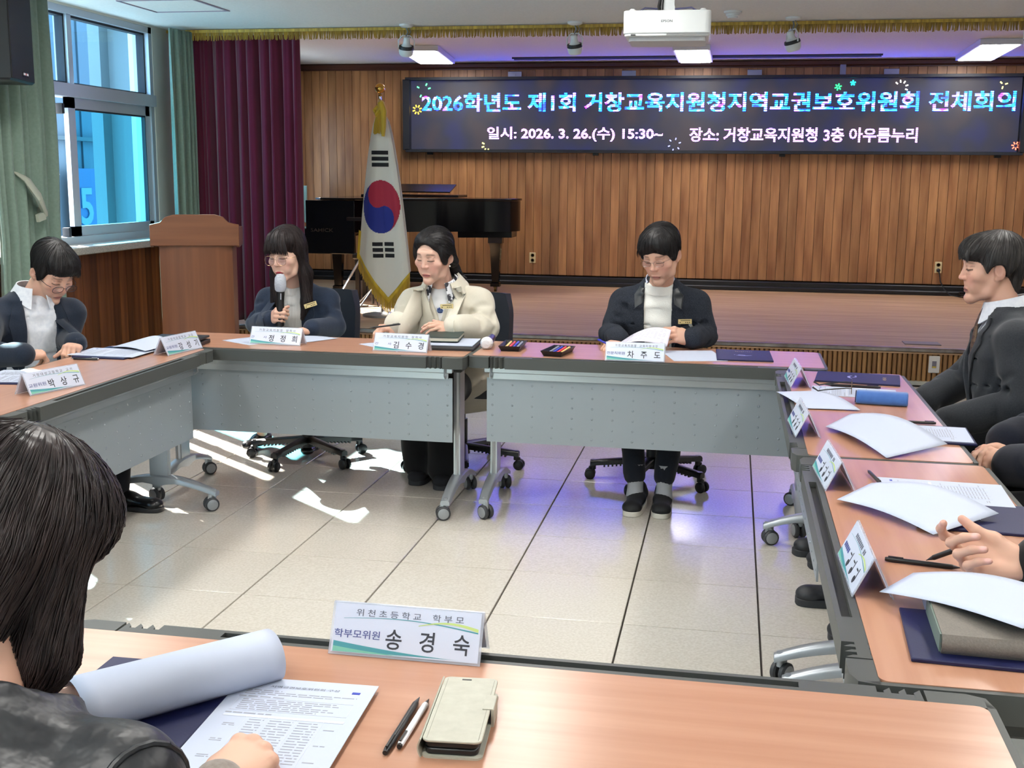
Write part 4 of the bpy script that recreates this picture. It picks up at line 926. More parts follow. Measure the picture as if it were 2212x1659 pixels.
# left table
fo = folder('navy folder under open papers of the man in the navy blazer', -2.56, 4.49, PI/2+.0, .3, .235, 0, False)
paper('open printed papers before the man in the navy blazer', -2.565, 4.47, PI/2, .007, seed=5)
quad_page('page turned over beside the papers of the man in navy blazer', (-2.43, 4.50, .726), (-2.40, 4.70, .73), (-2.60, 4.83, .735), (-2.64, 4.60, .722), .02)
bk = thing('black_notebook', 'black notebooks stacked behind the 강성기 name card', 'notebook', (-2.43, 4.80, TT), .1)
ob('lower_cover', MB().box((0, 0, .009), (.235, .17, .018), ch=.002), plastic, bk); ob('pages', MB().box((-.01, 0, .021), (.2, .15, .006)), mat('page block', (226, 218, 196), .7), bk); ob('upper_cover', MB().box((.0, .01, .029), (.225, .16, .010), ch=.002), mat('black leatherette', (24, 25, 30), .45), bk)
pen('ballpoint with chrome tip on the left table', (-2.655, 4.292, Z0), (-2.535, 4.306, Z0), .0046, cap=mat('pen chrome', (190, 190, 196), .25, .8))
folder('navy folder at the left edge behind the 박상규 card', -2.60, 3.85, .2, .235, .27, 0, False)
paper('pale sheet on the navy folder at the left edge', -2.605, 3.855, .2, .007, printed=True, seed=8, h=.26)
# right tables
folder('navy folder with silver emblem before the man in the charcoal suit', .497, 4.58, PI/2-.12, .23, .31)
paper('printed sheet under the spectacles on the right table', .455, 4.285, PI/2-.08, .0, seed=11, w_=.19)
quad_page('plain sheet hanging over the rail of the farther right table', (.178, 4.215, .716), (.327, 4.26, .718), (.442, 3.93, .717), (.256, 3.925, .716), .012)
pen('black pen between the navy folder and the spectacles', (.36, 4.40, Z0), (.56, 4.385, Z0), .005)
case = thing('pencil_case', 'blue fabric roll pencil case on the right table', 'pencil case', (.527, 4.075, TT), -.13)
bl = mat('blue suede', (62, 108, 178), .85, sheen=.4, grain=((40, 40, 40), .3, (50, 92, 160)))
m = MB(); pr = [(-.028, .002), (.03, .0), (.036, .012), (.028, .036), (.008, .046), (-.014, .044), (-.030, .028), (-.034, .012)]
m.prism(pr, -.085, .085, Matrix.Rotation(PI/2, 4, 'Z') @ Matrix.Rotation(PI/2, 4, 'X')); ob('roll', m, bl, case, bevel=.006, seg=3)
ob('inner_edge', MB().box((-.01, .036, .026), (.15, .010, .022), ch=.003), mat('dark lining', (22, 28, 60), .7), case)
ob('end_cap', MB().prism([(x*.85, .004+y*.85) for x, y in pr], -.088, -.084, Matrix.Rotation(PI/2, 4, 'Z') @ Matrix.Rotation(PI/2, 4, 'X')), mat('dark lining', (22, 28, 60), .7), case)
gl = thing('eyeglasses', 'folded-out black-armed spectacles standing on the papers', 'eyeglasses', (.445, 4.27, TT+.0025), -.10)
fm = mat('tortoise frame', (90, 70, 52), .3, .4); tmple = mat('black temple', (20, 18, 22), .4)
for e in (-1, 1):
    c0 = Vector((0, e*.034, .021)); ob('rim', MB().tube([c0+Vector((0, .027*math.cos(a), .0195*math.sin(a))) for a in np.linspace(0, 2*PI, 25)], .0013, 6, caps=False), fm, gl)
    ob('lens', MB().prism([(.026*math.cos(a), .0185*math.sin(a)) for a in np.linspace(0, 2*PI, 24)[:-1]], -.0006, .0006, Matrix.Translation(c0) @ Matrix.Rotation(PI/2, 4, 'Z') @ Matrix.Rotation(PI/2, 4, 'X')), glass('spectacle lens', (.96, .97, 1), .08), gl)
    ob('temple', MB().tube([(.0, e*.066, .026), (-.02, e*.067, .026), (-.09, e*.064, .016), (-.115, e*.062, .010), (-.135, e*.060, .022)], [.0016, .002, .0022, .0026, .0035], 8), tmple, gl)
ob('bridge', MB().tube([(0, -.008, .028), (.002, 0, .031), (0, .008, .028)], .0012, 6), fm, gl)
folder('navy folder under the printed sheet of the person in navy', .585, 3.60, PI/2-.05, .235, .29, 0, False)
paper('printed sheet partly covered, farther right table near the seam', .575, 3.60, PI/2-.06, .007, seed=13)
quad_page('bowed white page on the farther right table near the seam', (.306, 3.61, .722), (.392, 3.75, .738), (.632, 3.425, .726), (.442, 3.245, .718), .035)
pen('black pen beside the bowed page, farther right table', (.512, 3.765, Z0), (.655, 3.765, Z0), .0046)
paper('printed sheet with blue square at the seam of the right tables', .535, 2.905, PI/2-.05, .006, seed=17)
pen('dark pen standing clear at the seam of the right tables', (.374, 3.078, Z0+.004), (.392, 2.945, Z0+.003), .0046)
folder('navy folder with gold lettering at the right edge', .60, 2.70, PI/2-.1, .235, .32)
phb = thing('phone', 'black phone between the printed sheet and the navy folder', 'phone', (.50, 2.785, TT+.008), PI/2-.25)
ob('body', MB().prism(rrect(.076, .16, .012, 4), 0, .010), plastic, phb, bevel=.002); ob('camera_ring', MB().lathe([(.006, .010), (.009, .0112), (.0085, .0118), (.004, .0115)], 14, Matrix.Translation((.022, -.06, 0))), steel, phb)
quad_page('bowed white page on the nearer right table over the black phone', (.270, 2.765, .722), (.358, 2.862, .742), (.615, 2.678, .735), (.452, 2.53, .72), .030)
pen('long black pen with white print under the hand', (.474, 2.320, Z0), (.330, 2.348, Z0), .0050)
m = MB(); [m.box((-.024+.006*k, 0, .0003), (.0042, .0022, .0003)) for k in range(8)]
paper('printed sheet with blue square before the hand with the pen', .52, 2.152, PI/2-.06, .0, seed=19)
folder('navy folder under the grey clothbound book', .47, 1.945, PI/2-.05, .23, .31, 0, False)
gb = thing('book', 'thick grey clothbound book on the navy folder, nearer right table', 'book', (.492, 1.955, TT+.0075), -.04)
cl_ = mat('grey linen', (128, 122, 114), .8, grain=((300, 300, 300), .3, (108, 102, 96)), bump=((400, 400, 400), .4, .001))
ob('cover', MB().box((0, 0, .0015), (.26, .19, .003)).box((0, 0, .0315), (.26, .19, .003)).sheet(lambda u, v: (-.13+.26*u, -.095-.008*math.sin(PI*v), .033*v), 2, 8, .003), cl_, gb)
ob('pages', MB().box((.0, .002, .0165), (.252, .18, .027)), mat('page block', (226, 218, 196), .7), gb)
ob('edge_strip', MB().box((-.131, 0, .016), (.003, .18, .03)), mat('green edge', (112, 128, 120), .5), gb)
quad_page('bowed white page over the grey clothbound book', (.290, 2.105, .732), (.360, 2.185, .746), (.600, 1.995, .776), (.475, 1.850, .778), .022)
# ------------------------------------------------------------------ people: smooth-blended volumes meshed with surface nets
class Vol:
    def __init__(s, lo, hi, h):
        s.lo = np.array(lo, np.float32); s.h = h
        s.n = np.maximum(4, np.ceil((np.array(hi)-np.array(lo))/h).astype(int)+1)
        s.F = np.full(s.n, .08, np.float32)
        s.ax = [s.lo[i]+h*np.arange(s.n[i], dtype=np.float32) for i in range(3)]
    def sub(s, lo, hi):
        a = np.clip(np.floor((np.array(lo)-s.lo)/s.h).astype(int), 0, s.n-1); b = np.clip(np.ceil((np.array(hi)-s.lo)/s.h).astype(int)+1, 1, s.n)
        sl = tuple(slice(a[i], b[i]) for i in range(3))
        X, Y, Z = np.meshgrid(s.ax[0][sl[0]], s.ax[1][sl[1]], s.ax[2][sl[2]], indexing='ij'); return sl, X, Y, Z
    def comb(s, sl, d, k, op):
        f = s.F[sl]
        if op == '+':
            if k > 0: hh = np.clip(.5+.5*(f-d)/k, 0, 1); s.F[sl] = f*(1-hh)+d*hh-k*hh*(1-hh)
            else: s.F[sl] = np.minimum(f, d)
        elif op == '-':
            d = -d
            if k > 0: hh = np.clip(.5-.5*(f-d)/k, 0, 1); s.F[sl] = f*(1-hh)+d*hh+k*hh*(1-hh)
            else: s.F[sl] = np.maximum(f, d)
        else: s.F[sl] = np.maximum(f, d)
    def cone(s, a, b, ra, rb=None, k=.01, op='+', flat=None):
        """rounded cone a->b; flat=(axis vector, factor) squashes the section along axis"""
        rb = ra if rb is None else rb; a = np.array(a, np.float32); b = np.array(b, np.float32); R = max(ra, rb)+k+2.5*s.h
        sl, X, Y, Z = s.sub(np.minimum(a, b)-R, np.maximum(a, b)+R)
        if X.size == 0: return s
        d = b-a; L = max(1e-9, float(d @ d)); px, py, pz = X-a[0], Y-a[1], Z-a[2]
        t = np.clip((px*d[0]+py*d[1]+pz*d[2])/L, 0, 1); px -= t*d[0]; py -= t*d[1]; pz -= t*d[2]
        if flat is not None:
            ax = np.array(flat[0], np.float32); ax /= np.linalg.norm(ax); q = px*ax[0]+py*ax[1]+pz*ax[2]; e = (1/flat[1]-1)
            px += q*e*ax[0]; py += q*e*ax[1]; pz += q*e*ax[2]
        D = np.sqrt(px*px+py*py+pz*pz)-(ra+(rb-ra)*t)
        if flat is not None: D *= min(1, flat[1])*.5+.5
        s.comb(sl, D, k, op); return s
    def ell(s, c, r, k=.01, op='+', rot=None):
        c = np.array(c, np.float32); r = np.array(r, np.float32); R = r.max()+k+2.5*s.h
        sl, X, Y, Z = s.sub(c-R, c+R)
        if X.size == 0: return s
        px, py, pz = X-c[0], Y-c[1], Z-c[2]
        if rot is not None:
            M = np.array(rot.to_3x3().transposed(), np.float32)
            px, py, pz = (M[0, 0]*px+M[0, 1]*py+M[0, 2]*pz, M[1, 0]*px+M[1, 1]*py+M[1, 2]*pz, M[2, 0]*px+M[2, 1]*py+M[2, 2]*pz)
        k0 = np.sqrt((px/r[0])**2+(py/r[1])**2+(pz/r[2])**2); k1 = np.sqrt((px/r[0]**2)**2+(py/r[1]**2)**2+(pz/r[2]**2)**2)+1e-9
        s.comb(sl, k0*(k0-1)/k1, k, op); return s
    def loft(s, secs, k=.02, op='+', p=2.3):
        """secs: list of (centre, lateral unit vector, half width, front unit vector, half depth), bottom to top"""
        C = np.array([q[0] for q in secs], np.float32); R = max(max(q[2], q[4]) for q in secs)+k+.02
        sl, X, Y, Z = s.sub(C.min(0)-R, C.max(0)+R); P = np.stack([X, Y, Z], -1); best = np.full(X.shape, 1e9, np.float32)
        for i in range(len(secs)-1):
            a, b = C[i], C[i+1]; d = b-a; L = float(d @ d); tr = ((P-a) @ d)/L; t = np.clip(tr, 0, 1)
            q = P-(a+t[..., None]*d)
            lat = np.array(secs[i][1], np.float32)*(1-t[..., None])+np.array(secs[i+1][1], np.float32)*t[..., None]
            fr = np.array(secs[i][3], np.float32)*(1-t[..., None])+np.array(secs[i+1][3], np.float32)*t[..., None]
            sm = t*t*(3-2*t); hw = secs[i][2]*(1-sm)+secs[i+1][2]*sm; hd = secs[i][4]*(1-sm)+secs[i+1][4]*sm
            u = np.abs((q*lat).sum(-1))/hw; v = np.abs((q*fr).sum(-1))/hd
            dr = ((u**p+v**p)**(1/p)-1)*np.minimum(hw, hd)
            over = np.maximum(tr-1, -tr)*math.sqrt(L)
            dd = np.where(over > 0, np.sqrt(np.maximum(dr, 0)**2+over**2)+np.minimum(dr, 0)*0, dr)
            dd = np.where((over > 0) & (dr < 0), over, dd)
            best = np.minimum(best, dd)
        s.comb(sl, best, k, op); return s
    def field(s, fn, op='&', k=0):
        X, Y, Z = np.meshgrid(*s.ax, indexing='ij'); s.comb((slice(None),)*3, fn(X, Y, Z).astype(np.float32), k, op); return s
    def wrinkle(s, amp, freq, seed=0, stretch=(1, 1, 1)):
        rg = np.random.default_rng(seed); X, Y, Z = np.meshgrid(*s.ax, indexing='ij'); w_ = np.zeros(s.n, np.float32)
        for _ in range(5):
            d = rg.normal(size=3)*np.array(stretch); d /= np.linalg.norm(d); f = freq*rg.uniform(.6, 1.6); w_ += np.sin((X*d[0]+Y*d[1]+Z*d[2])*f+rg.uniform(0, 6)+1.2*np.sin((X*d[1]-Y*d[2]+Z*d[0])*f*.5))
        s.F += amp*w_/2.2; return s
    def mesh(s):
        F = s.F; F[0], F[-1] = .05, .05; F[:, 0], F[:, -1] = .05, .05; F[:, :, 0], F[:, :, -1] = .05, .05
        I = F < 0; n = s.n
        c = [F[i:n[0]-1+i, j:n[1]-1+j, k:n[2]-1+k] for i in (0, 1) for j in (0, 1) for k in (0, 1)]
        ci = [I[i:n[0]-1+i, j:n[1]-1+j, k:n[2]-1+k] for i in (0, 1) for j in (0, 1) for k in (0, 1)]
        cnt = sum(q.astype(np.int8) for q in ci); act = (cnt > 0) & (cnt < 8); idx = np.argwhere(act); m = len(idx)
        vid = np.full(act.shape, -1, np.int64); vid[act] = np.arange(m)
        vals = np.stack([q[act] for q in c], -1); offs = np.array([(i, j, k) for i in (0, 1) for j in (0, 1) for k in (0, 1)], np.float32)
        acc = np.zeros((m, 3), np.float32); w_ = np.zeros(m, np.float32)
        for a in range(8):
            for b in range(a+1, 8):
                if np.abs(offs[a]-offs[b]).sum() != 1: continue
                va, vb = vals[:, a], vals[:, b]; x = (va < 0) != (vb < 0); t = np.where(x, va/(va-vb+1e-12), 0)[:, None]
                acc += np.where(x[:, None], offs[a]+(offs[b]-offs[a])*t, 0); w_ += x
        V = (idx+acc/np.maximum(w_, 1)[:, None])*s.h+s.lo
        faces = []
        for ax in range(3):
            u, v = (ax+1) % 3, (ax+2) % 3; sl0 = [slice(None)]*3; sl1 = [slice(None)]*3; sl0[ax] = slice(0, -1); sl1[ax] = slice(1, None)
            A, B = I[tuple(sl0)], I[tuple(sl1)]; e = np.argwhere(A != B); e = e[(e[:, u] > 0) & (e[:, v] > 0) & (e[:, u] < n[u]-1) & (e[:, v] < n[v]-1)]
            if not len(e): continue
            fl = A[tuple(e.T)]
            def g(du, dv):
                q = e.copy(); q[:, u] -= du; q[:, v] -= dv; return vid[tuple(q.T)]
            q = np.stack([g(1, 1), g(0, 1), g(0, 0), g(1, 0)], -1); q[~fl] = q[~fl][:, ::-1]; faces.append(q)
        Fc = np.concatenate(faces) if faces else np.zeros((0, 4), int)
        return V, Fc
def relax(V, Fc, it=1, lam=.5):
    e = np.concatenate([Fc[:, [0, 1]], Fc[:, [1, 2]], Fc[:, [2, 3]], Fc[:, [3, 0]]]); n = len(V)
    for _ in range(it):
        S_ = np.zeros_like(V); c = np.zeros(n)
        np.add.at(S_, e[:, 0], V[e[:, 1]]); np.add.at(c, e[:, 0], 1); V = V+lam*(S_/np.maximum(c, 1)[:, None]-V)
    return V
def np_mesh(name, V, Fc, col=None):
    me = bpy.data.meshes.new(name); me.vertices.add(len(V)); me.vertices.foreach_set('co', np.asarray(V, np.float32).ravel())
    me.loops.add(len(Fc)*4); me.loops.foreach_set('vertex_index', np.asarray(Fc, np.int32).ravel())
    me.polygons.add(len(Fc)); me.polygons.foreach_set('loop_start', np.arange(0, len(Fc)*4, 4, dtype=np.int32)); me.polygons.foreach_set('loop_total', np.full(len(Fc), 4, np.int32))
    me.polygons.foreach_set('use_smooth', np.ones(len(Fc), bool)); me.update(calc_edges=True); me.validate()
    if col is not None and len(col) == len(me.vertices):
        a = me.color_attributes.new('tone', 'FLOAT_COLOR', 'POINT'); a.data.foreach_set('color', np.concatenate([col, np.ones((len(col), 1))], 1).astype(np.float32).ravel())
    return me
def bvh_of(V, Fc): return BVHTree.FromPolygons([tuple(v) for v in V], [tuple(f) for f in Fc])
def skin_mat():
    m = mat('skin', (200, 160, 140), .48, spec=.35, sss=.12, bump=((700, 700, 700), .06, .0008))
    nt = m.node_tree
    if not any(n.type == 'VERTEX_COLOR' for n in nt.nodes):
        a = nt.nodes.new('ShaderNodeVertexColor'); a.layer_name = 'tone'; nt.links.new(a.outputs[0], nt.nodes['Principled BSDF'].inputs['Base Color'])
    return m
def xf(V, M): return V @ np.array(M.to_3x3()).T+np.array(M.translation)
def gau(d2, s): return np.exp(-d2/(2*s*s))

# head-local frame: +Y face, +Z up, +X the person's right... origin between the ears
def head_mesh(P):
    """P: dict of proportions"""
    fw, jaw, nose, cheek, age = P.get('w', 1), P.get('jaw', 1), P.get('nose', 1), P.get('cheek', 1), P.get('age', 0)
    nk_ = P.get('nk', (0, -.045, -.215)); v = Vol((min(-.105, nk_[0]-.07), min(-.125, nk_[1]-.07), min(-.20, nk_[2]-.03)), (max(.105, nk_[0]+.07), .135, .145), .0026)
    v.ell((0, -.018, .048), (.076*fw, .094, .080), 0)
    v.ell((0, .020, .0), (.068*fw, .074, .085), .02)
    v.ell((0, .034, -.050), (.049*fw*jaw, .056, .062), .022)
    for s in (-1, 1):
        v.cone((s*.060*fw, -.012, -.030), (s*.044*fw*jaw, .018, -.082), .016, .014, .02)
        v.cone((s*.044*fw*jaw, .018, -.082), (0, .068, -.106), .014, .016, .02)
        v.ell((s*.043*fw, .056, -.022), (.026*cheek, .024, .022), .016)
        v.ell((s*.030*fw, .060, -.056), (.018*cheek, .018, .024*cheek), .018)
    v.cone((-.028, .078, .034), (.028, .078, .034), .014, .014, .016)
    v.ell((0, .0735, -.1035), (.021*jaw, .0165, .0145), .014)
    for s in (-1, 1): v.ell((s*.0315*fw, .100, .010), (.0175, .014, .0115), .012, '-')
    v.cone((0, .086, .016), (0, .1005, -.020), .0075, .0092, .009); v.ell((0, .1030, -.027), (.0108*nose, .0100, .0090), .007)
    for s in (-1, 1):
        v.ell((s*.0125*nose, .0955, -.029), (.0075, .0095, .0072), .005)
        v.ell((s*.0065, .1005, -.0372), (.0035, .005, .0026), .003, '-')
        v.ell((s*.0315*fw, .0755, .007), (.0152, .0150, .0120), .004)          # lidded eye
        v.cone((s*.018*fw, .0865, .0145), (s*.045*fw, .0815, .0145), .0030, .0024, .004)   # upper lid fold
    v.ell((0, .0855, -.0675), (.0225, .0075, .0056), .006); v.ell((0, .0848, -.0770), (.0195, .0078, .0060), .006)
    v.cone((-.021, .0905, -.0722), (.021, .0905, -.0722), .0012, .0014, .002, '-')
    v.cone((0, .098, -.046), (0, .0965, -.058), .0030, .0030, .006, '-')
    v.ell((0, .0925, -.0890), (.016, .006, .0035), .006, '-')
    for s in (-1, 1):
        R_ = Matrix.Rotation(s*.35, 4, 'Z') @ Matrix.Rotation(-.15, 4, 'X')
        v.ell((s*.0790*fw, -.014, -.004), (.0090, .0195, .0325), .004, rot=R_); v.ell((s*.087*fw, -.010, .001), (.006, .0115, .019), .004, '-', rot=R_)
        v.ell((s*.0745*fw, -.006, -.030), (.007, .009, .011), .004)
        if age: v.cone((s*.022, .0965, -.040), (s*.034, .083, -.070), .0016, .0012, .005, '-')
    nk = P.get('nk', (0, -.045, -.215)); v.cone((0, -.026, -.05), nk, .053*P.get('neck', 1), .057*P.get('neck', 1), .02)
    V, Fc = v.mesh(); V = relax(V, Fc, 2, .4)
    base = np.array(lin(P['skin'])); col = np.tile(base, (len(V), 1)); x, y, z = V.T; ax = np.abs(x)
    def mix(c, w_):
        nonlocal col; col = col*(1-w_[:, None])+np.array(lin(c))*w_[:, None]
    front = np.clip((y-.055)/.02, 0, 1)
    mix(P.get('blush', (206, 140, 126)), .45*gau((ax-.040)**2+(z+.034)**2, .020)*front); mix((208, 144, 130), .35*gau(x**2+(z+.027)**2, .011)*front)
    mix((176, 120, 108), .5*gau((ax-.0775)**2+(z+.004)**2+(y+.012)**2, .018))
    lip = P.get('lip', (178, 112, 108)); lw = np.clip(1-((x/.0225)**2+((z+.0722)/.0098)**2), 0, 1)**.5*np.clip((y-.074)/.006, 0, 1); mix(lip, np.clip(lw*1.6, 0, 1))
    mix((92, 48, 48), .9*gau((z+.0722)**2, .0019)*(ax < .021)*(y > .08))
    eb = P.get('brow', (70, 58, 54)); bz = .0315-.010*np.clip((ax-.034)/.018, 0, 1)**2-.006*np.clip((.02-ax)/.01, 0, 1)
    mix(eb, P.get('browk', .75)*np.exp(-((z-bz)/.0042)**2)*np.clip((ax-.012)/.006, 0, 1)*np.clip((.054-ax)/.008, 0, 1)*front)
    ez = .0000-.0022*np.cos(np.clip((ax-.0315)/.0145, -1, 1)*PI/2)+P.get('eyez', 0)
    mix((30, 22, 22), np.exp(-((z-ez)/.0024)**2)*(np.abs(ax-.0315) < .0165)*(y > .062))
    mix((140, 96, 86), .6*np.exp(-((z-.0165)/.0030)**2)*(np.abs(ax-.032) < .018)*front); mix((160, 112, 100), .35*np.exp(-((z+.012)/.004)**2)*(np.abs(ax-.031) < .014)*front)
    if P.get('open'): mix((34, 26, 26), .9*gau((ax-.0315)**2+(z-.004)**2, .0042)*(y > .07))
    if P.get('stubble'): mix((150, 128, 120), .28*np.clip((-.045-z)/.03, 0, 1)*np.clip((y-.0)/.04, 0, 1))
    return V, Fc, col

# hand-local frame: wrist at origin, +Y to the fingertips, +Z back of the hand; thumb on side*X
def hand_mesh(side, pose, skin, h=.0023, scale=1.0):
    """pose: dict with 'f': four (a1,a2,a3,spread) for index..little, 't': (out, down, bend1, bend2)"""
    s = side; v = Vol((-.11, -.07, -.115), (.11, .225, .075), h)
    v.cone((0, -.020, 0), (0, .008, 0), .0255, .0245, .012, flat=((0, 0, 1), .78))
    kn = [(s*.0285, .090, .0005), (s*.0095, .095, .003), (-s*.0105, .090, .002), (-s*.0285, .080, -.002)]
    ln = [(.043, .026, .021), (.047, .030, .022), (.043, .028, .021), (.034, .021, .019)]; rr = [.0092, .0094, .0089, .0079]
    for k in kn: v.cone((k[0]*.55, .012, -.002), k, .0155, .0108, .014, flat=((0, 0, 1), .85))
    v.ell((s*.004, .055, -.006), (.034, .040, .0125), .014)
    v.cone((s*.015, .018, -.008), (s*.036, .046, -.016), .0155, .0125, .014)               # ball of the thumb
    v.ell((-s*.022, .040, -.010), (.014, .034, .011), .012)
    tips, nails = [], []
    for i in range(4):
        a1, a2, a3, spd = pose['f'][i]; p = Vector(kn[i]); ang = 0; fm_ = None
        side_dir = Vector((s*math.sin(spd), 0, 0)); prev = p
        for j, (a, l) in enumerate(zip((a1, a2, a3), ln[i])):
            ang += a; d = Vector((s*math.sin(spd)*math.cos(ang), math.cos(spd)*math.cos(ang), -math.sin(ang))); q = prev+d*l
            r0 = rr[i]*(1, .94, .86)[j]; r1 = rr[i]*(.95, .87, .74)[j]
            v.cone(prev, q, r0, r1, .0045 if j else .008)
            if j == 0: v.ell(prev+Vector((0, 0, .002)), (rr[i]*1.08,)*3, .006)
            prev = q
        tips.append((prev, d)); nails.append((prev-d*.003+Vector((s*math.sin(spd)*math.sin(ang), math.cos(spd)*math.sin(ang), math.cos(ang)))*rr[i]*.72))
    o, dn, b1, b2 = pose['t']; p = Vector((s*.034, .044, -.015)); d = Vector((s*math.sin(o), math.cos(o)*math.cos(dn), -math.sin(dn))).normalized()
    q = p+d*.036; v.cone(p, q, .0118, .0102, .009); ax_ = d.cross(Vector((0, 0, 1))).normalized() if abs(d.z) < .95 else Vector((1, 0, 0))
    d2 = (Matrix.Rotation(b1, 3, Vector((0, 0, 1))*s) @ d); d2.z -= b2; d2.normalize(); q2 = q+d2*.030; v.cone(q, q2, .0102, .0078, .005)
    tips.append((q2, d2))
    V, Fc = v.mesh(); V = relax(V, Fc, 1, .4)
    base = np.array(lin(skin)); col = np.tile(base, (len(V), 1))
    def mix(c, w_):
        nonlocal col; col = col*(1-w_[:, None])+np.array(lin(c))*w_[:, None]
    for tp, dd in tips:
        d2_ = ((V-np.array(tp))**2).sum(1); mix((212, 150, 140), .5*gau(d2_, .010))
    for q in nails: mix((236, 188, 180), np.clip(1.6*gau(((V-np.array(q))**2).sum(1), .0032), 0, .85))
    for k in kn: mix((200, 138, 122), .35*gau(((V-np.array(k))**2).sum(1), .009))
    return V*scale, Fc, col, tips
RELAX = {'f': [(.35, .5, .3, .10), (.35, .55, .35, .02), (.4, .6, .35, -.06), (.45, .6, .35, -.14)], 't': (.55, .25, -.2, .1)}
FLAT = {'f': [(.12, .25, .15, .10), (.10, .28, .18, .02), (.14, .28, .18, -.06), (.2, .3, .2, -.16)], 't': (.75, .15, -.25, .05)}
GRIP = {'f': [(.95, 1.15, .7, .04), (1.0, 1.2, .7, .0), (1.05, 1.2, .7, -.03), (1.1, 1.15, .7, -.06)], 't': (.35, .95, -.5, .2)}
FIST = {'f': [(.75, 1.2, .7, .06), (.85, 1.25, .75, .0), (.95, 1.25, .75, -.04), (1.05, 1.2, .7, -.1)], 't': (.45, .55, -.55, .1)}
PINCH = {'f': [(.55, .75, .45, .06), (.65, .75, .4, .0), (.75, .8, .4, -.04), (.85, .85, .4, -.1)], 't': (.25, .75, -.25, .15)}
def frame(o, fwd, up):
    y = Vector(fwd).normalized(); z = Vector(up); z = (z-y*z.dot(y)).normalized(); x = y.cross(z)
    return Matrix(((x.x, y.x, z.x, o[0]), (x.y, y.y, z.y, o[1]), (x.z, y.z, z.z, o[2]), (0, 0, 0, 1)))
def head_frame(o, yaw, pitch, roll=0):
    """yaw: direction of the face in plan (0 = +Y, positive turns to -X); pitch>0 looks down"""
    return Matrix.Translation(o) @ Matrix.Rotation(yaw, 4, 'Z') @ Matrix.Rotation(-pitch, 4, 'X') @ Matrix.Rotation(roll, 4, 'Y')

def strands(bv, V, Fc, n, steps, step, crown, lift=.0012, r=.0009, seed=0, keep=None, down=.35, noise=.25, sides=3, follow=None, gather=0):
    """hair strands that run along a hair volume's surface, away from the crown and downward"""
    rg = np.random.default_rng(seed); mb_v, mb_f = [], []; ids = rg.integers(0, len(Fc), n*3); cnt = 0; cr = Vector(crown)
    for fi in ids:
        if cnt >= n: break
        p = Vector(V[Fc[fi]].mean(0))
        if keep and not keep(p): continue
        pts = []; ph = rg.uniform(-1, 1); dirp = None
        for k in range(steps):
            loc, nrm, _, _ = bv.find_nearest(p)
            if loc is None: break
            pts.append(loc+nrm*(lift*(.3+rg.random()*.9)))
            d = (loc-cr).normalized()+Vector((0, 0, -down)); 
            if follow: d = follow(loc)
            d = d+Vector(rg.normal(size=3)*noise*.3)+Vector((ph*.2, ph*.1, 0))*noise
            d = d-nrm*d.dot(nrm); d = d.normalized() if d.length > 1e-6 else Vector((0, 0, -1))
            if dirp: d = (d*.5+dirp*.5).normalized()
            dirp = d; p = loc+d*step
        if len(pts) < 3: continue
        m = MB(); m.tube(pts, [r*(1 if 0 < i < len(pts)-2 else .5) for i in range(len(pts))], sides, caps=False)
        o = len(mb_v); mb_v += m.v; mb_f += [tuple(q+o for q in f) for f in m.f]; cnt += 1
    return np.array(mb_v, np.float32), np.array(mb_f, np.int32)
def fringe(n, x0, x1, zend, y=.094, part=None, seed=0, top=.128, jit=.012):
    """forelock strands in head-local coordinates; zend(x) gives the height of their tips"""
    rg = random.Random(seed); out = []
    for _ in range(n):
        x = rg.uniform(x0, x1); xr = x*.55 if part is None else part+(x-part)*.35; ze = zend(x)+rg.uniform(-jit, jit); yy = y-.9*max(0, abs(x)-.02)**1.6+rg.uniform(-.003, .003)
        P = [(xr, .035+rg.uniform(-.01, .01), top+.010-abs(xr)*.3), (xr*.7+x*.3, .070, top-.012), (xr*.25+x*.75, yy-.004, .075+.2*(ze-.03)), (x, yy, (.06+ze)/2+.004), (x*1.02+rg.uniform(-.003, .003), yy-.001, ze)]
        out.append([Vector(q) for q in P])
    return out
def hair_mat(name, rgb, rgb2, rough=.5):
    if name in MATS: return MATS[name]
    m = mat(name, rgb, rough, spec=.3, grain=((60, 60, 10), .25, rgb2)); return m
def hair(parent, name, build, lo, hi, M, m, crown, n=500, steps=8, step=.014, h=.004, wr=.0, extra=(), er=.0011, **kw):
    v = Vol(lo, hi, h); build(v)
    if wr: v.wrinkle(wr, 260, 3, (1, 1, .15))
    V, Fc = v.mesh(); V = relax(V, Fc, 1, .4); bv = bvh_of(V, Fc)
    sv, sf = strands(bv, V, Fc, n, steps, step, crown, **kw)
    if extra:
        q = MB()
        for pth in extra: q.tube(pth, [er*(.7 if i == 0 else 1 if i < len(pth)-1 else .25) for i in range(len(pth))], 4, caps=False)
        sf = np.concatenate([sf, np.array(q.f, np.int32)+len(sv)]) if len(sv) else np.array(q.f, np.int32); sv = np.concatenate([sv, np.array(q.v, np.float32)]) if len(sv) else np.array(q.v, np.float32)
    A = np.concatenate([V, sv]) if len(sv) else V; B = np.concatenate([Fc, sf+len(V)]) if len(sv) else Fc
    o = ob(name, np_mesh(name, xf(A, M), B), m, parent); return o

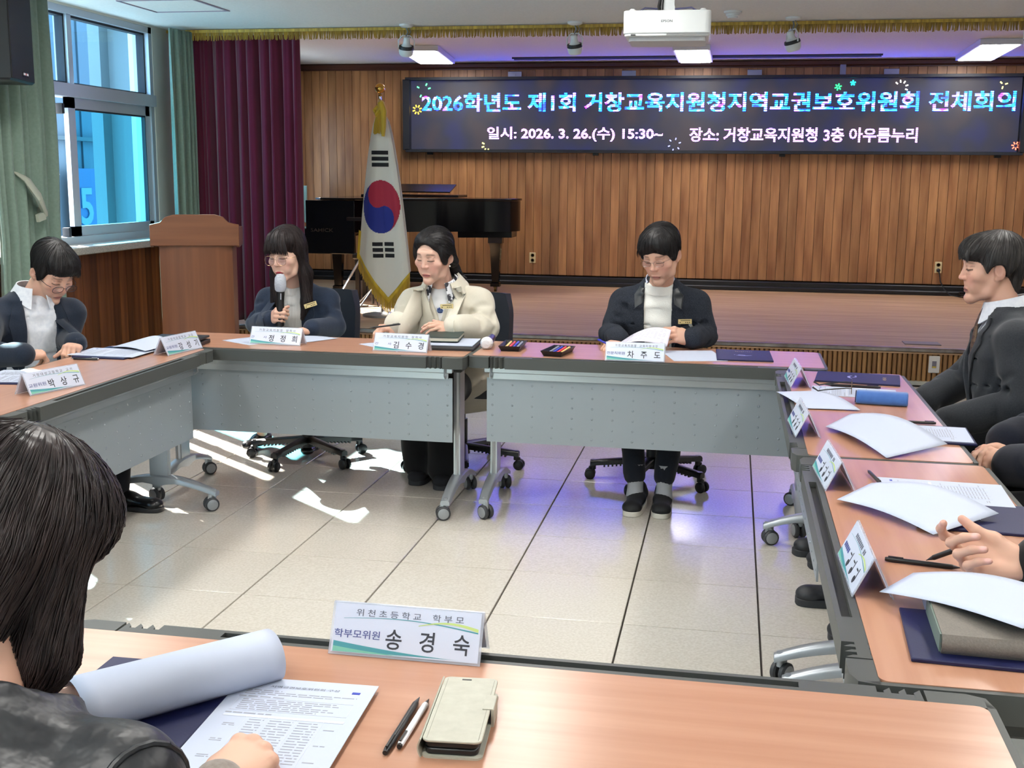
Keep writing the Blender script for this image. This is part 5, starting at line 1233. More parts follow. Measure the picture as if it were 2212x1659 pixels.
# clothing helpers -------------------------------------------------------
def arm_cones(v, sh, el, wr, r=(.062, .050, .040), k=.03, cuff=0):
    v.cone(sh, el, r[0], r[1], k); v.cone(el, wr, r[1]*.98, r[2], k*.6)
def lapel(parent, name, bv, base, lat, up, fwd, pts_in, pts_out, m, off=.006, thick=.004, n=14):
    """strip between two polylines given in chest (u lateral, w up) coordinates, laid on the garment surface"""
    def at(pl, t):
        x = t*(len(pl)-1); i = min(int(x), len(pl)-2); f = x-i; return Vector(pl[i])*(1-f)+Vector(pl[i+1])*f
    lat, up, fwd, base = Vector(lat), Vector(up), Vector(fwd), Vector(base)
    def fn(t, s_):
        q = at(pts_in, t)*(1-s_)+at(pts_out, t)*s_
        o = base+lat*q.x+up*q.y+fwd*.5; hit = bv.ray_cast(o, -fwd, 1.0)
        p = hit[0] if hit[0] is not None else base+lat*q.x+up*q.y+fwd*.08
        return p+fwd*(off*(.6+.5*s_))
    pa = [fn(i/n, 1)+fwd*.0015 for i in range(n+1)]; ob('edge_seam', MB().tube(pa, .0022, 6), m, ob(name, MB().sheet(fn, n, 5, thick).mesh(name, ang=60), m, parent)); return
    return ob(name, MB().sheet(fn, n, 5, thick).mesh(name, ang=60), m, parent)
def collar_band(parent, name, c, ax, fwd, r0, r1, h, gap, m, thick=.003, drop=.0, tilt=0):
    """shirt collar ring around the neck: c base centre, ax axis up, open at the front by gap radians"""
    ax = Vector(ax).normalized(); f = Vector(fwd); f = (f-ax*f.dot(ax)).normalized(); l = ax.cross(f); c = Vector(c)
    def fn(u, v):
        a = gap/2+(2*PI-gap)*u; e = abs(math.cos(a/2))**6; r = r0+(r1-r0)*v
        pt = math.exp(-((min(a, 2*PI-a)-gap/2)/.45)**2)
        return c+(f*math.cos(a)*1.08+l*math.sin(a))*(r+.012*v*pt)+ax*(h*(1-v)-drop*pt*v+tilt*math.cos(a))
    return ob(name, MB().sheet(fn, 40, 5, thick).mesh(name, ang=60), m, parent)
def glasses(parent, M, m, w_=.031, rx=.024, rz=.018, y=.101, z=.003, arm=True, half=False, lensm=None, slip=0, rw=.0011):
    """spectacles in head-local coordinates"""
    g = ob('glasses', None, None, parent); g.name = 'glasses'
    mb = MB()
    for s in (-1, 1):
        pts = [Vector((s*w_+rx*math.copysign(abs(math.cos(a))**.8, math.cos(a)), y-.10*(abs(s*w_+rx*math.cos(a)) ** 2)*2.4, z+rz*math.copysign(abs(math.sin(a))**.8, math.sin(a)))) for a in np.linspace(0, 2*PI, 29)]
        if half: pts = [p for p in pts if p.z > z-.002]
        mb.tube([M @ p for p in pts], rw, 6, caps=False)
        if arm: mb.tube([M @ Vector(q) for q in ((s*(w_+rx-.001), y-.016, z+.006), (s*(w_+rx+.012), y-.03, z+.007), (s*.078, y-.07, z+.006), (s*.080, y-.112, z+.004))], rw*1.1, 6)
    mb.tube([M @ Vector(q) for q in ((-w_+rx-.002, y-.001, z+.004), (0, y+.004, z+.007), (w_-rx+.002, y-.001, z+.004))], rw, 6)
    bpy.data.objects.remove(g); g = ob('glasses', mb, m, parent)
    for s in (-1, 1):
        l = MB().prism([(rx*.96*math.cos(a), rz*.96*math.sin(a)) for a in np.linspace(0, 2*PI, 25)[:-1]], -.0004, .0004, M @ Matrix.Translation((s*w_, y-.006, z)) @ Matrix.Rotation(PI/2, 4, 'X'))
        ob('lens', l, lensm or glass('spectacle lens', (.96, .97, 1), .08), g)
    return g
def concat(parts):
    Vs, Fs, Cs, o = [], [], [], 0
    for V, Fc, C in parts: Vs.append(V); Fs.append(Fc+o); Cs.append(C); o += len(V)
    return np.concatenate(Vs), np.concatenate(Fs), np.concatenate(Cs)
def person(label, skin, H, head=None, hands=(), body=None, fig=None):
    """top-level body mesh: head, hands and the figure under the clothes"""
    parts = []
    if head and fig is not None: head['nk'] = tuple(H.inverted() @ (fig.neck-fig.up*.05))
    if head: V, Fc, C = head_mesh(head); parts.append((xf(V, H), Fc, C))
    for (side, pose, M, sc) in hands:
        V, Fc, C, _ = hand_mesh(side, pose, skin, scale=sc); parts.append((xf(V, M), Fc, C))
    if body:
        v = body; V, Fc = v.mesh(); parts.append((V, Fc, np.tile(np.array(lin(skin)), (len(V), 1))))
    V, Fc, C = concat(parts)
    o = ob('person', np_mesh('person', V, Fc, C), skin_mat()); return tag(o, label, 'person')
def garment(parent, name, v, m, it=2, bevel=0):
    V, Fc = v.mesh(); V = relax(V, Fc, it, .45); o = ob(name, np_mesh(name, V, Fc), m, parent); return o, bvh_of(V, Fc), V, Fc
def shoe(parent, name, heel, toe, m, sole_m=None, w_=.043, h=.075, sole=.016, pump=False, z0=0):
    a, b = Vector((*heel, z0)), Vector((*toe, z0)); d = (b-a).normalized(); L_ = (b-a).length; l = Vector((-d.y, d.x, 0))
    lo = [min(a[i], b[i])-.08 for i in range(2)]+[z0-.005]; hi = [max(a[i], b[i])+.08 for i in range(2)]+[z0+.16]
    v = Vol(lo, hi, .005); up = Vector((0, 0, 1)); p = lambda t, z: a+d*(t*L_)+up*z
    v.cone(p(.14, sole+.030), p(.42, sole+.028), .036, .038, .02, flat=(up, .95)); v.cone(p(.42, sole+.026), p(.82, sole+.015), .036, w_*.86, .025, flat=(up, .68)); v.ell(p(.86, sole+.014), (w_*.8, w_*.8, .024), .02)
    if not pump: v.cone(p(.16, sole+.04), p(.22, h+.012), .036, .036, .02)
    v.field(lambda X, Y, Z: (z0+sole*.7)-Z, '&')
    o, _, _, _ = garment(parent, name, v, m, 2)
    if sole_m is not None:
        pr = [(.5-.5*math.copysign(abs(math.cos(a))**.7, math.cos(a)), w_*.98*abs(math.sin(a))**.55*(.80+.2*min(1, max(0, (.5-.5*math.cos(a))*1.6)))) for a in np.linspace(.04, PI-.04, 18)]
        poly = [(a+d*(t*L_*1.03-.006)+l*w2) for t, w2 in pr]+[(a+d*(t*L_*1.03-.006)-l*w2) for t, w2 in pr[::-1]]
        ob('sole', MB().prism([(q.x, q.y) for q in poly], z0+.001, z0+sole+.004), sole_m, o, bevel=.003)
    return o
# ------------------------------------------------------------------ seated figures
UP = Vector((0, 0, 1))
def cloth_mat(name, rgb, rgb2=None, rough=.85, sc=180, weave=.25, sheen=.15):
    return mat(name, rgb, rough, spec=.25, sheen=sheen, grain=((sc, sc, sc), .22, rgb2 or tuple(int(c*.86) for c in rgb)), bump=((sc*4, sc*4, sc*4), weave, .0012))
class Fig:
    """joint layout of a seated figure (world metres)"""
    def __init__(s, hip, neck, lat, shw=.185, build=1.0, **j):
        s.hip, s.neck = Vector(hip), Vector(neck); s.lat = Vector(lat).normalized(); sp = (s.neck-s.hip).normalized(); s.up = sp
        s.fwd = s.up.cross(s.lat).normalized(); s.lat = s.fwd.cross(s.up).normalized(); s.b = build     # lat = the person's right
        top = s.hip.lerp(s.neck, .79); s.shR = Vector(j.get('shR', top+s.lat*shw)); s.shL = Vector(j.get('shL', top-s.lat*shw)); s.j = j
        for k in ('elR', 'elL', 'wrR', 'wrL'): setattr(s, k, Vector(j[k]))
        s.legs = j.get('legs')       # ((hipjoint, knee, ankle) right, left)
    def secs(s, e=0, lo=-.12, hi=1.03, belly=0):
        b = s.b; T = [(lo, .182, .135), (.05, .176, .132), (.25, .160, .120+belly), (.5, .172, .124+belly*.6), (.68, .180, .120), (.82, .158, .096), (.93, .100, .072), (hi, .062, .060)]
        out = []
        for t, w_, d in T: out.append((s.hip+(s.neck-s.hip)*t+s.fwd*(.012*math.sin(max(0, t)*PI)), s.lat, w_*b+e, s.fwd, d*b+e))
        return out
    def bounds(s, extra=()):
        P = [s.hip, s.neck, s.shR, s.shL, s.elR, s.elL, s.wrR, s.wrL]+list(extra); a = np.array(P); return a.min(0)-.2, a.max(0)+.2
    def upper(s, e, h=.0075, r=(.054, .042, .034), lo=-.12, hi=1.03, arms=True, wr=.0022, belly=0, seed=1, cut=None, fold=7):
        l, u = s.bounds(); v = Vol(l, u, h); v.loft(s.secs(e, lo, hi, belly), 0); rg = np.random.default_rng(seed)
        if arms:
            for sh in (s.shR, s.shL): v.cone(s.neck+(s.hip-s.neck)*.10, sh, .040+e, .050+e, .03)
        if wr: v.wrinkle(wr, 55, seed)
        if cut: cut(v)
        if arms:
            for sh, el, w_ in ((s.shR, s.elR, s.wrR), (s.shL, s.elL, s.wrL)):
                v.cone(sh, el, r[0]+e, r[1]+e, .03); v.cone(el, w_, r[1]+e, r[2]+e, .012)
                for a, b, ra, rb, n in ((sh, el, r[0]+e, r[1]+e, fold), (el, w_, r[1]+e, r[2]+e, fold)):
                    d = (b-a).normalized(); x = d.cross(s.fwd); x = x.normalized() if x.length > .1 else d.cross(UP).normalized(); y = d.cross(x)
                    for q in range(n):
                        t = rg.uniform(.05, .95) if a is el else 1-.75*rg.random()**1.5; R_ = ra+(rb-ra)*t; q0 = rg.uniform(0, 6.28); q1 = q0+rg.uniform(.5, 1.3); k0 = rg.uniform(-.035, .035)
                        o_ = lambda an, tt: a+(b-a)*tt+(x*math.cos(an)+y*math.sin(an))*(R_+.003)
                        P0, P1, P2 = o_(q0, t), o_((q0+q1)/2, t+k0*2), o_(q1, t+k0*4); v.cone(P0, P1, .003, .008, .018, '-'); v.cone(P1, P2, .008, .003, .018, '-')
        return v
    def wedge(s, v, prof, depth=.03):
        """cut the front opening; prof = list of (w from neck along the spine, u_left, u_right)"""
        prof = sorted(prof); W = np.array([p[0] for p in prof]); A = np.array([p[1] for p in prof]); B = np.array([p[2] for p in prof])
        n, lt, u_, f = s.neck, s.lat, s.up, s.fwd
        def fn(X, Y, Z):
            px, py, pz = X-n.x, Y-n.y, Z-n.z; uu = px*lt.x+py*lt.y+pz*lt.z; ww = px*u_.x+py*u_.y+pz*u_.z; ff = px*f.x+py*f.y+pz*f.z
            a = np.interp(ww, W, A); b = np.interp(ww, W, B); return np.maximum(np.maximum(a-uu, uu-b), depth-ff)
        v.field(fn, '-', .004)
    def trousers(s, parent, m, name='trousers', r=(.088, .070, .056), hem=.05, h=.011):
        P = [q for L in s.legs for q in L]; a = np.array([s.hip]+[Vector(q) for q in P]); v = Vol(a.min(0)-.2, a.max(0)+.2, h)
        v.loft(s.secs(.004, -.16, .2)[:3]+[(s.hip+(s.neck-s.hip)*.22, s.lat, .160*s.b, s.fwd, .118*s.b)], 0)
        for hj, kn, an in s.legs:
            hj, kn, an = Vector(hj), Vector(kn), Vector(an); v.cone(hj, kn, r[0], r[1], .05); v.cone(kn, an, r[1]*.95, r[2], .02)
        v.wrinkle(.003, 45, 4); return garment(parent, name, v, m, 2)[0]
    def base(s, e=-.012):
        l, u = s.bounds([Vector(q) for L in (s.legs or ()) for q in L]); v = Vol(l, u, .013); v.loft(s.secs(e, -.1, 1.0), 0)
        for sh, el, w_ in ((s.shR, s.elR, s.wrR), (s.shL, s.elL, s.wrL)): v.cone(sh, el, .036, .029, .03); v.cone(el, w_, .028, .023, .02)
        for L in s.legs or (): hj, kn, an = map(Vector, L); v.cone(hj, kn, .075, .055, .04); v.cone(kn, an, .052, .032, .02)
        return v
def cuff(parent, name, el, wr, m, r=.034, L_=.02, k=.0):
    el, wr = Vector(el), Vector(wr); d = (wr-el).normalized(); a = wr+d*k
    n = 20; x = d.cross(UP).normalized() if abs(d.z) < .95 else Vector((1, 0, 0)); y = x.cross(d)
    return ob(name, MB().sheet(lambda u, v: a+d*(L_*v)+(x*math.cos(2*PI*u)+y*math.sin(2*PI*u))*(r*(1-.04*v)), n, 2, .003), m, parent)
def badge(parent, p, nrm, up, m, w_=.062, h=.022):
    F = frame(p, up, nrm); b = ob('name_badge', MB().box((0, 0, 0), (w_, h, .003), ch=.001), mat('gilt badge', (206, 184, 132), .35, .5), parent); b.matrix_local = F
    k = MB(); [k.box((-.022+.0085*i, -.004, .0018), (.005, .0045, .0004)) for i in range(6) if i not in (1, 2)]; k.box((.002, .005, .0018), (.045, .003, .0004)); o = ob('badge_print', k, mat('badge ink', (70, 60, 46), .6), b); o['kind'] = 'stuff'
SK = {'m': (212, 168, 146), 'w': (214, 172, 150)}
hair_blk = hair_mat('black hair', (17, 16, 18), (36, 33, 34)); hair_brn = hair_mat('dark brown hair', (26, 21, 22), (52, 42, 42)); hair_gry = hair_mat('greying dark hair', (34, 32, 33), (74, 70, 68), .45)
wht = cloth_mat('white shirt cotton', (226, 228, 234), (206, 210, 220), .8, 60, .1)

# ---- man in tweed jacket
f = Fig((-.325, 5.63, .50), (-.325, 5.47, .985), (-1, 0, 0), .165, 1.03, elR=(-.545, 5.43, .745), elL=(-.105, 5.45, .75), wrR=(-.487, 5.20, .750), wrL=(-.158, 5.23, .762),
        legs=(((-.42, 5.6, .50), (-.43, 5.20, .47), (-.388, 5.11, .145)), ((-.23, 5.6, .50), (-.225, 5.20, .47), (-.256, 5.11, .145))))
H = head_frame((-.318, 5.335, 1.127), PI-.33, .40, .03)
p = person('person in a dark tweed jacket and white sweater reading a sheet', SK['m'], H, dict(skin=(212, 168, 146), w=1.0, jaw=1.05, age=1, lip=(176, 116, 108), stubble=1, browk=.6),
           [(-1, RELAX, frame((-.487, 5.20, .742), (-.32, -.93, -.10), (0, -.1, 1)), .95), (1, PINCH, frame((-.160, 5.23, .762), (-.86, -.42, .22), (.05, -.8, .55)), .98)], f.base(), f)
tweed = mat('charcoal tweed', (28, 31, 38), .9, spec=.2, grain=((420, 420, 420), .10, (52, 57, 67)), bump=((300, 300, 300), .6, .003))
op = [(-.6, -.075, .055), (-.32, -.066, .058), (-.10, -.060, .066), (.03, -.062, .070), (.2, -.10, .10)]
jk, bv, _, _ = garment(p, 'tweed_jacket', f.upper(.016, seed=2, cut=lambda v: f.wedge(v, op)), tweed)
garment(p, 'sweater', f.upper(.003, arms=False, hi=1.02, wr=.0012, seed=5), mat('white knit', (232, 232, 226), .9, sheen=.2, bump=((220, 220, 220), .4, .002)))
collar_band(p, 'sweater_neck', f.neck+f.up*-.028, f.up, -f.fwd, .068, .077, .040, .01, MATS['white knit'], .006)
collar_band(p, 'shirt_collar', f.neck+f.up*-.004-f.fwd*.004, f.up, f.fwd, .063, .069, .030, 2.0, cloth_mat('pale blue cotton', (204, 212, 232), None, .8, 60, .1), .003, tilt=-.012)
lth = mat('black leather trim', (40, 44, 48), .4, spec=.5)
for s in (-1, 1):
    lapel(p, 'lapel', bv, f.neck, f.lat, f.up, f.fwd, [(s*.064, -.02), (s*.062, -.10), (s*.062, -.30)], [(s*.112, -.085), (s*.118, -.10), (s*.066, -.30)], tweed)
    lapel(p, 'leather_collar', bv, f.neck, f.lat, f.up, f.fwd, [(s*.066, -.005), (s*.067, -.03), (s*.074, -.06)], [(s*.086, .0), (s*.112, -.035), (s*.106, -.08)], lth, .008)
cuff(p, 'shirt_cuff', f.elR, f.wrR, MATS['pale blue cotton'], .037, .016, -.002); cuff(p, 'shirt_cuff', f.elL, f.wrL, MATS['pale blue cotton'], .037, .018, -.004)
badge(p, (-.197, 5.318, .825), (.15, -1, .2), (-.05, .1, 1), None)
f.trousers(p, cloth_mat('navy trousers', (24, 28, 38)), r=(.088, .066, .050))
sock = mat('grey sock', (150, 152, 156), .9)
for x in (-.385, -.255): ob('sock', MB().tube([(x, 5.108, .20), (x, 5.10, .095), (x, 5.08, .05)], [.038, .036, .040], 14), sock, p)
so = mat('off white sole', (206, 202, 192), .6); bks = mat('black shoe cloth', (18, 19, 22), .7, bump=((60, 60, 400), .2, .003))
shoe(p, 'shoe', (-.365, 5.19), (-.392, 4.925), bks, so, .047, .07, .02); shoe(p, 'shoe', (-.262, 5.19), (-.258, 4.922), bks, so, .047, .07, .02)
def hb(v):
    v.ell((0, -.020, .055), (.089, .105, .090), 0); v.ell((0, .030, .085), (.078, .068, .052), .02)
    for s in (-1, 1): v.ell((s*.070, .0, .025), (.022, .05, .05), .02)
    v.ell((.036, .066, .062), (.040, .030, .030), .02); v.ell((-.044, .062, .066), (.032, .030, .030), .02)          # swept fringe, parted
    v.ell((0, .080, -.055), (.060, .075, .082), .012, '-'); v.ell((-.006, .118, .032), (.022, .03, .030), .014, '-')
    for s in (-1, 1): v.ell((s*.085, -.008, -.016), (.028, .024, .034), .008, '-')
    v.field(lambda X, Y, Z: -.075-.25*np.clip(Y, -.1, .1)-Z, '&', .01)
    v.cone((0, -.03, -.16), (0, -.03, -.06), .060, .060, .004, '-')
hair(p, 'hair', hb, (-.12, -.14, -.11), (.12, .13, .165), H, hair_blk, (-.01, .0, .14), 1100, 8, .014, wr=.0005, r=.0006, lift=.0009, extra=fringe(170, -.014, .074, lambda x: .066-.42*max(0, x-.0), part=-.014, seed=1)+fringe(110, -.076, -.014, lambda x: .068-.40*max(0, -x-.014), part=-.014, seed=2))
glasses(p, H, mat('thin silver rim', (150, 146, 142), .25, .9), .031, .024, .014, .104, .002, rw=.0007)
sh_ = thing('paper_sheet', 'printed sheet held up by the man in tweed', 'paper', (0, 0, 0), 0, 'papers on the tables')
A, B, C, D = Vector((-.495, 5.12, .732)), Vector((-.43, 5.20, .772)), Vector((-.250, 5.165, .806)), Vector((-.262, 5.085, .742))
pgf = lambda u, v: (A.lerp(D, u)).lerp(B.lerp(C, u), v)+Vector((0, -.01, .022*math.sin(PI*u)))
ob('sheet', MB().sheet(pgf, 16, 6, .0006).mesh('sheet', ang=180), mat('lilac lit paper', (226, 222, 236), .6), sh_)
m = MB(); rg = random.Random(4)
for k in range(9):
    for i in range(10):
        if rg.random() < .75:
            u, v = .06+.088*i, .12+.09*k; q = [pgf(a, b)+Vector((0, -.0012, .0006)) for a, b in ((u, v), (u+.06, v), (u+.06, v+.03), (u, v+.03))]; m.add(q, [(0, 1, 2, 3)])
ob('print', m, mat('faint print', (188, 184, 204), .7), sh_)['kind'] = 'stuff'
pen('blue pen in the hand of the man in tweed', (-.500, 5.075, .735), (-.572, 5.115, .757), .0045, mat('pen blue', (40, 50, 170), .35))

# ---- woman with the microphone
f = Fig((-2.13, 5.67, .49), (-2.150, 5.51, .935), (-1, .05, 0), .155, .88, elR=(-2.35, 5.49, .725), elL=(-1.925, 5.47, .725), wrR=(-2.197, 5.315, .772), wrL=(-1.968, 5.265, .742),
        legs=(((-2.21, 5.64, .50), (-2.26, 5.30, .47), (-2.46, 5.78, .10)), ((-2.05, 5.64, .50), (-2.06, 5.30, .47), (-2.155, 5.74, .10))))
H = head_frame((-2.146, 5.405, 1.082), PI-.17, .16, .04)
p = person('person in a navy blazer and glasses speaking into a microphone', SK['w'], H, dict(skin=(222, 184, 164), w=.95, jaw=.92, lip=(168, 42, 58), blush=(222, 158, 146), browk=.5, neck=.86, nose=.92),
           [(-1, GRIP, frame((-2.197, 5.315, .780), (.60, -.72, .28), (-.72, -.62, .22)), .90), (1, FLAT, frame((-1.968, 5.265, .738), (-.72, -.68, -.04), (0, 0, 1)), .88)], f.base(-.02), f)
nv = cloth_mat('navy blazer wool', (40, 52, 72), (32, 42, 60), .85, 220)
op = [(-.6, -.05, .055), (-.33, -.046, .052), (-.12, -.055, .058), (.03, -.07, .07), (.2, -.1, .1)]
jk, bv, _, _ = garment(p, 'blazer', f.upper(.013, r=(.048, .039, .033), seed=7, cut=lambda v: f.wedge(v, op)), nv)
garment(p, 'knit_top', f.upper(.004, arms=False, hi=.99, wr=.001, seed=8), mat('ivory rib knit', (224, 220, 216), .9, grain=((700, 60, 4), .1, (206, 202, 198)), bump=((900, 40, 10), .5, .002)))
collar_band(p, 'knit_neck', f.neck+f.up*-.036, f.up, -f.fwd, .058, .066, .032, .01, MATS['ivory rib knit'], .005)
for s in (-1, 1): lapel(p, 'lapel', bv, f.neck, f.lat, f.up, f.fwd, [(s*.068, .01), (s*.056, -.12), (s*.052, -.34)], [(s*.105, -.02), (s*.122, -.12), (s*.056, -.34)], nv)
cuff(p, 'shirt_cuff', f.elR, f.wrR, mat('ivory cuff', (226, 220, 214), .85), .037, .026, -.006)
badge(p, (-2.008, 5.352, .845), (.25, -1, .15), (-.35, .05, 1), None)
sk_ = cloth_mat('dark skirt', (26, 28, 36)); l, u = (-2.5, 5.1, .30), (-1.8, 5.85, .7); v = Vol(l, u, .012); v.loft(f.secs(.006, -.2, .2)[:3]+[(f.hip+f.up*.1, f.lat, .14, f.fwd, .11)], 0)
for hj, kn, an in f.legs: v.cone(hj, kn, .085, .072, .05)
garment(p, 'skirt', v, sk_)
pump = mat('black patent pump', (16, 17, 22), .25, spec=.6)
shoe(p, 'shoe', (-2.455, 5.86), (-2.515, 5.665), pump, None, .036, .06, .012, True, .012); shoe(p, 'shoe', (-2.150, 5.83), (-2.158, 5.62), pump, None, .036, .06, .012, True, .012)
def hb(v):
    v.ell((0, -.020, .055), (.088, .104, .092), 0); v.ell((0, .034, .075), (.076, .062, .056), .02)
    for s in (-1, 1):
        v.cone((s*.074, -.005, .04), (s*.082, -.02, -.10), .026, .030, .02, flat=((1, 0, 0), .7)); v.cone((s*.082, -.02, -.10), (s*.088, .02, -.235), .034, .026, .03)
    v.cone((0, -.075, .0), (0, -.075, -.18), .072, .065, .03, flat=((0, 1, 0), .6)); v.cone((-.088, .02, -.235), (-.070, .055, -.31), .026, .008, .02)
    v.ell((0, .080, -.045), (.058, .080, .085), .010, '-'); v.cone((0, .05, -.13), (0, .06, -.3), .052, .056, .01, '-')
    v.cone((0, .0, -.1), (0, -.02, -.3), .050, .060, .01, '-')
hair(p, 'hair', hb, (-.14, -.15, -.34), (.14, .13, .165), H, hair_brn, (0, -.01, .14), 1500, 14, .018, wr=.0006, down=.8, r=.0007, lift=.0016, extra=fringe(330, -.066, .066, lambda x: .026-.25*max(0, abs(x)-.03), y=.099, seed=3, jit=.009))
glasses(p, H, mat('gold wire', (186, 150, 110), .25, .9), .033, .026, .0235, .107, -.006, rw=.0008)
mc = thing('microphone', 'black hand microphone with clear plastic head cover held by the woman', 'microphone', (-2.134, 5.272, .745))
mc.rotation_mode = 'QUATERNION'; mc.rotation_quaternion = Vector((.012, -.012, .245)).to_track_quat('Z', 'Y')
ob('handle', MB().lathe([(.012, 0), (.0185, .004), (.0195, .05), (.018, .12), (.0205, .175), (.021, .182)], 18), mat('mic black', (18, 19, 22), .35), mc)
ob('head', MB().lathe([(.019, .180), (.0245, .190), (.0265, .215), (.024, .238), (.014, .250), (.001, .252)], 18), mat('mic mesh', (96, 100, 106), .4, .6), mc)
ob('head_cover', MB().lathe([(.021, .172), (.0265, .180), (.0285, .205), (.027, .236), (.017, .254), (.001, .257)], 20), mat('crinkled clear plastic', (214, 220, 230), .25, alpha=.72, bump=((70, 70, 120), .9, .006)), mc)
ob('status_strip', MB().box((-.006, -.0195, .15), (.003, .002, .03)), mat('strip', (200, 210, 220), .3), mc)

# ---- woman in the cream coat
f = Fig((-1.36, 5.70, .49), (-1.385, 5.52, .945), (-1, .02, 0), .165, .98, elR=(-1.605, 5.48, .735), elL=(-1.165, 5.49, .745), wrR=(-1.545, 5.265, .775), wrL=(-1.270, 5.30, .765),
        legs=(((-1.44, 5.66, .5), (-1.47, 5.26, .46), (-1.45, 5.33, .09)), ((-1.27, 5.66, .5), (-1.30, 5.24, .46), (-1.32, 5.28, .09))))
H = head_frame((-1.405, 5.425, 1.092), PI-.29, .22, -.04)
p = person('person in a cream wrap coat with a pen over the papers', SK['w'], H, dict(skin=(222, 180, 160), w=1.02, jaw=1.08, cheek=1.1, lip=(196, 124, 118), blush=(222, 152, 140), browk=.7, neck=.95),
           [(-1, PINCH, frame((-1.545, 5.265, .770), (-.72, -.66, -.08), (-.1, -.35, .93)), .92), (1, RELAX, frame((-1.270, 5.30, .762), (-.80, -.55, .10), (-.05, -.72, .68)), .92)], f.base(-.015), f)
cream = cloth_mat('cream wool coat', (212, 206, 190), (206, 200, 184), .9, 300, .12, .25)
op = [(-.15, -.002, .0), (-.11, -.010, .010), (-.05, -.034, .034), (.04, -.070, .070), (.2, -.12, .12)]
jk, bv, _, _ = garment(p, 'coat', f.upper(.022, r=(.052, .046, .040), seed=12, wr=.004, belly=.008, fold=10, cut=lambda v: f.wedge(v, op)), cream)
l, u = (-1.62, 5.15, .30), (-1.02, 5.95, .62); v = Vol(l, u, .011); v.loft([((-1.34, 5.62, .62), f.lat, .20, f.fwd, .15), ((-1.30, 5.60, .50), f.lat, .21, f.fwd, .17), ((-1.20, 5.50, .36), f.lat, .13, f.fwd, .10)], 0); v.wrinkle(.006, 40, 6); garment(p, 'coat_skirt', v, cream)
pat = mat('patterned silk', (222, 222, 226), .5, grain=((34, 34, 34), .03, (30, 32, 44)))
garment(p, 'blouse', f.upper(.008, arms=False, hi=1.0, wr=.001, seed=9), mat('white blouse', (228, 226, 226), .6))
collar_band(p, 'blouse_collar', f.neck+f.up*-.010+f.fwd*.004, f.up, f.fwd, .064, .098, .050, .95, pat, .004, .035)
collar_band(p, 'coat_collar', f.neck+f.up*-.032, f.up, f.fwd, .078, .116, .064, 1.5, cream, .012, .01)
lapel(p, 'lapel', bv, f.neck, f.lat, f.up, f.fwd, [(.072, .03), (.022, -.12), (-.035, -.24), (-.085, -.34)], [(.118, .03), (.140, -.12), (.155, -.24), (-.06, -.365)], cream, .018, .012, 18)
lapel(p, 'lapel', bv, f.neck, f.lat, f.up, f.fwd, [(-.078, .02), (-.045, -.09), (.0, -.20)], [(-.118, .035), (-.128, -.10), (-.108, -.29)], cream, .008, .008, 18)
ob('brooch', MB().lathe([(.016, 0), (.016, .004), (.008, .007), (.001, .007)], 8, frame(f.neck+f.up*-.085+f.fwd*.108, f.up, f.fwd)), mat('blue enamel', (110, 140, 190), .3, .4, grain=((120, 120, 120), .05, (50, 70, 130))), p)
badge(p, (-1.316, 5.318, .862), (.1, -1, .15), (-.06, .1, 1), None)
f.trousers(p, cloth_mat('black wide trousers', (16, 17, 22)), r=(.092, .086, .082))
slip = mat('dark slipper felt', (30, 32, 38), .9)
shoe(p, 'slipper', (-1.445, 5.47), (-1.452, 5.225), slip, mat('slipper sole', (44, 46, 52), .7), .050, .06, .022); shoe(p, 'slipper', (-1.315, 5.41), (-1.312, 5.165), slip, MATS['slipper sole'], .050, .06, .022)
def hb(v):
    v.ell((0, -.022, .052), (.087, .103, .088), 0); v.ell((0, .02, .078), (.078, .066, .050), .02)
    for s in (-1, 1): v.ell((s*.074, .015, .02), (.018, .045, .055), .02); v.cone((s*.07, -.02, .02), (s*.05, -.085, -.05), .030, .030, .03)
    v.cone((0, -.095, -.02), (-.02, -.135, -.10), .036, .030, .03); v.cone((-.02, -.135, -.10), (-.06, -.165, -.155), .028, .008, .02); v.cone((-.05, -.16, -.14), (-.085, -.15, -.150), .008, .003, .01)
    v.ell((0, .105, .0), (.062, .075, .082), .012, '-'); v.cone((0, .04, .150), (0, .09, .10), .003, .012, .014, '-')
    for s in (-1, 1): v.ell((s*.086, -.004, -.014), (.026, .022, .032), .006, '-')
    v.cone((0, -.02, -.2), (0, -.01, -.08), .062, .060, .006, '-')
hair(p, 'hair', hb, (-.13, -.20, -.19), (.13, .12, .16), H, hair_blk, (0, .05, .13), 1100, 10, .016, wr=.0005, r=.0006, lift=.0009, follow=lambda q: Vector((q.x*3, -.8, -.55)))
for s in (-1,): ob('earring', MB().ell(tuple(H @ Vector((s*.080, -.004, -.046))), (.0048,)*3, 10, 8), mat('pearl', (236, 232, 222), .2, coat=.5), p)
pen('black pen held by the woman in the cream coat', (-1.648, 5.155, .768), (-1.500, 5.165, .790), .0042)

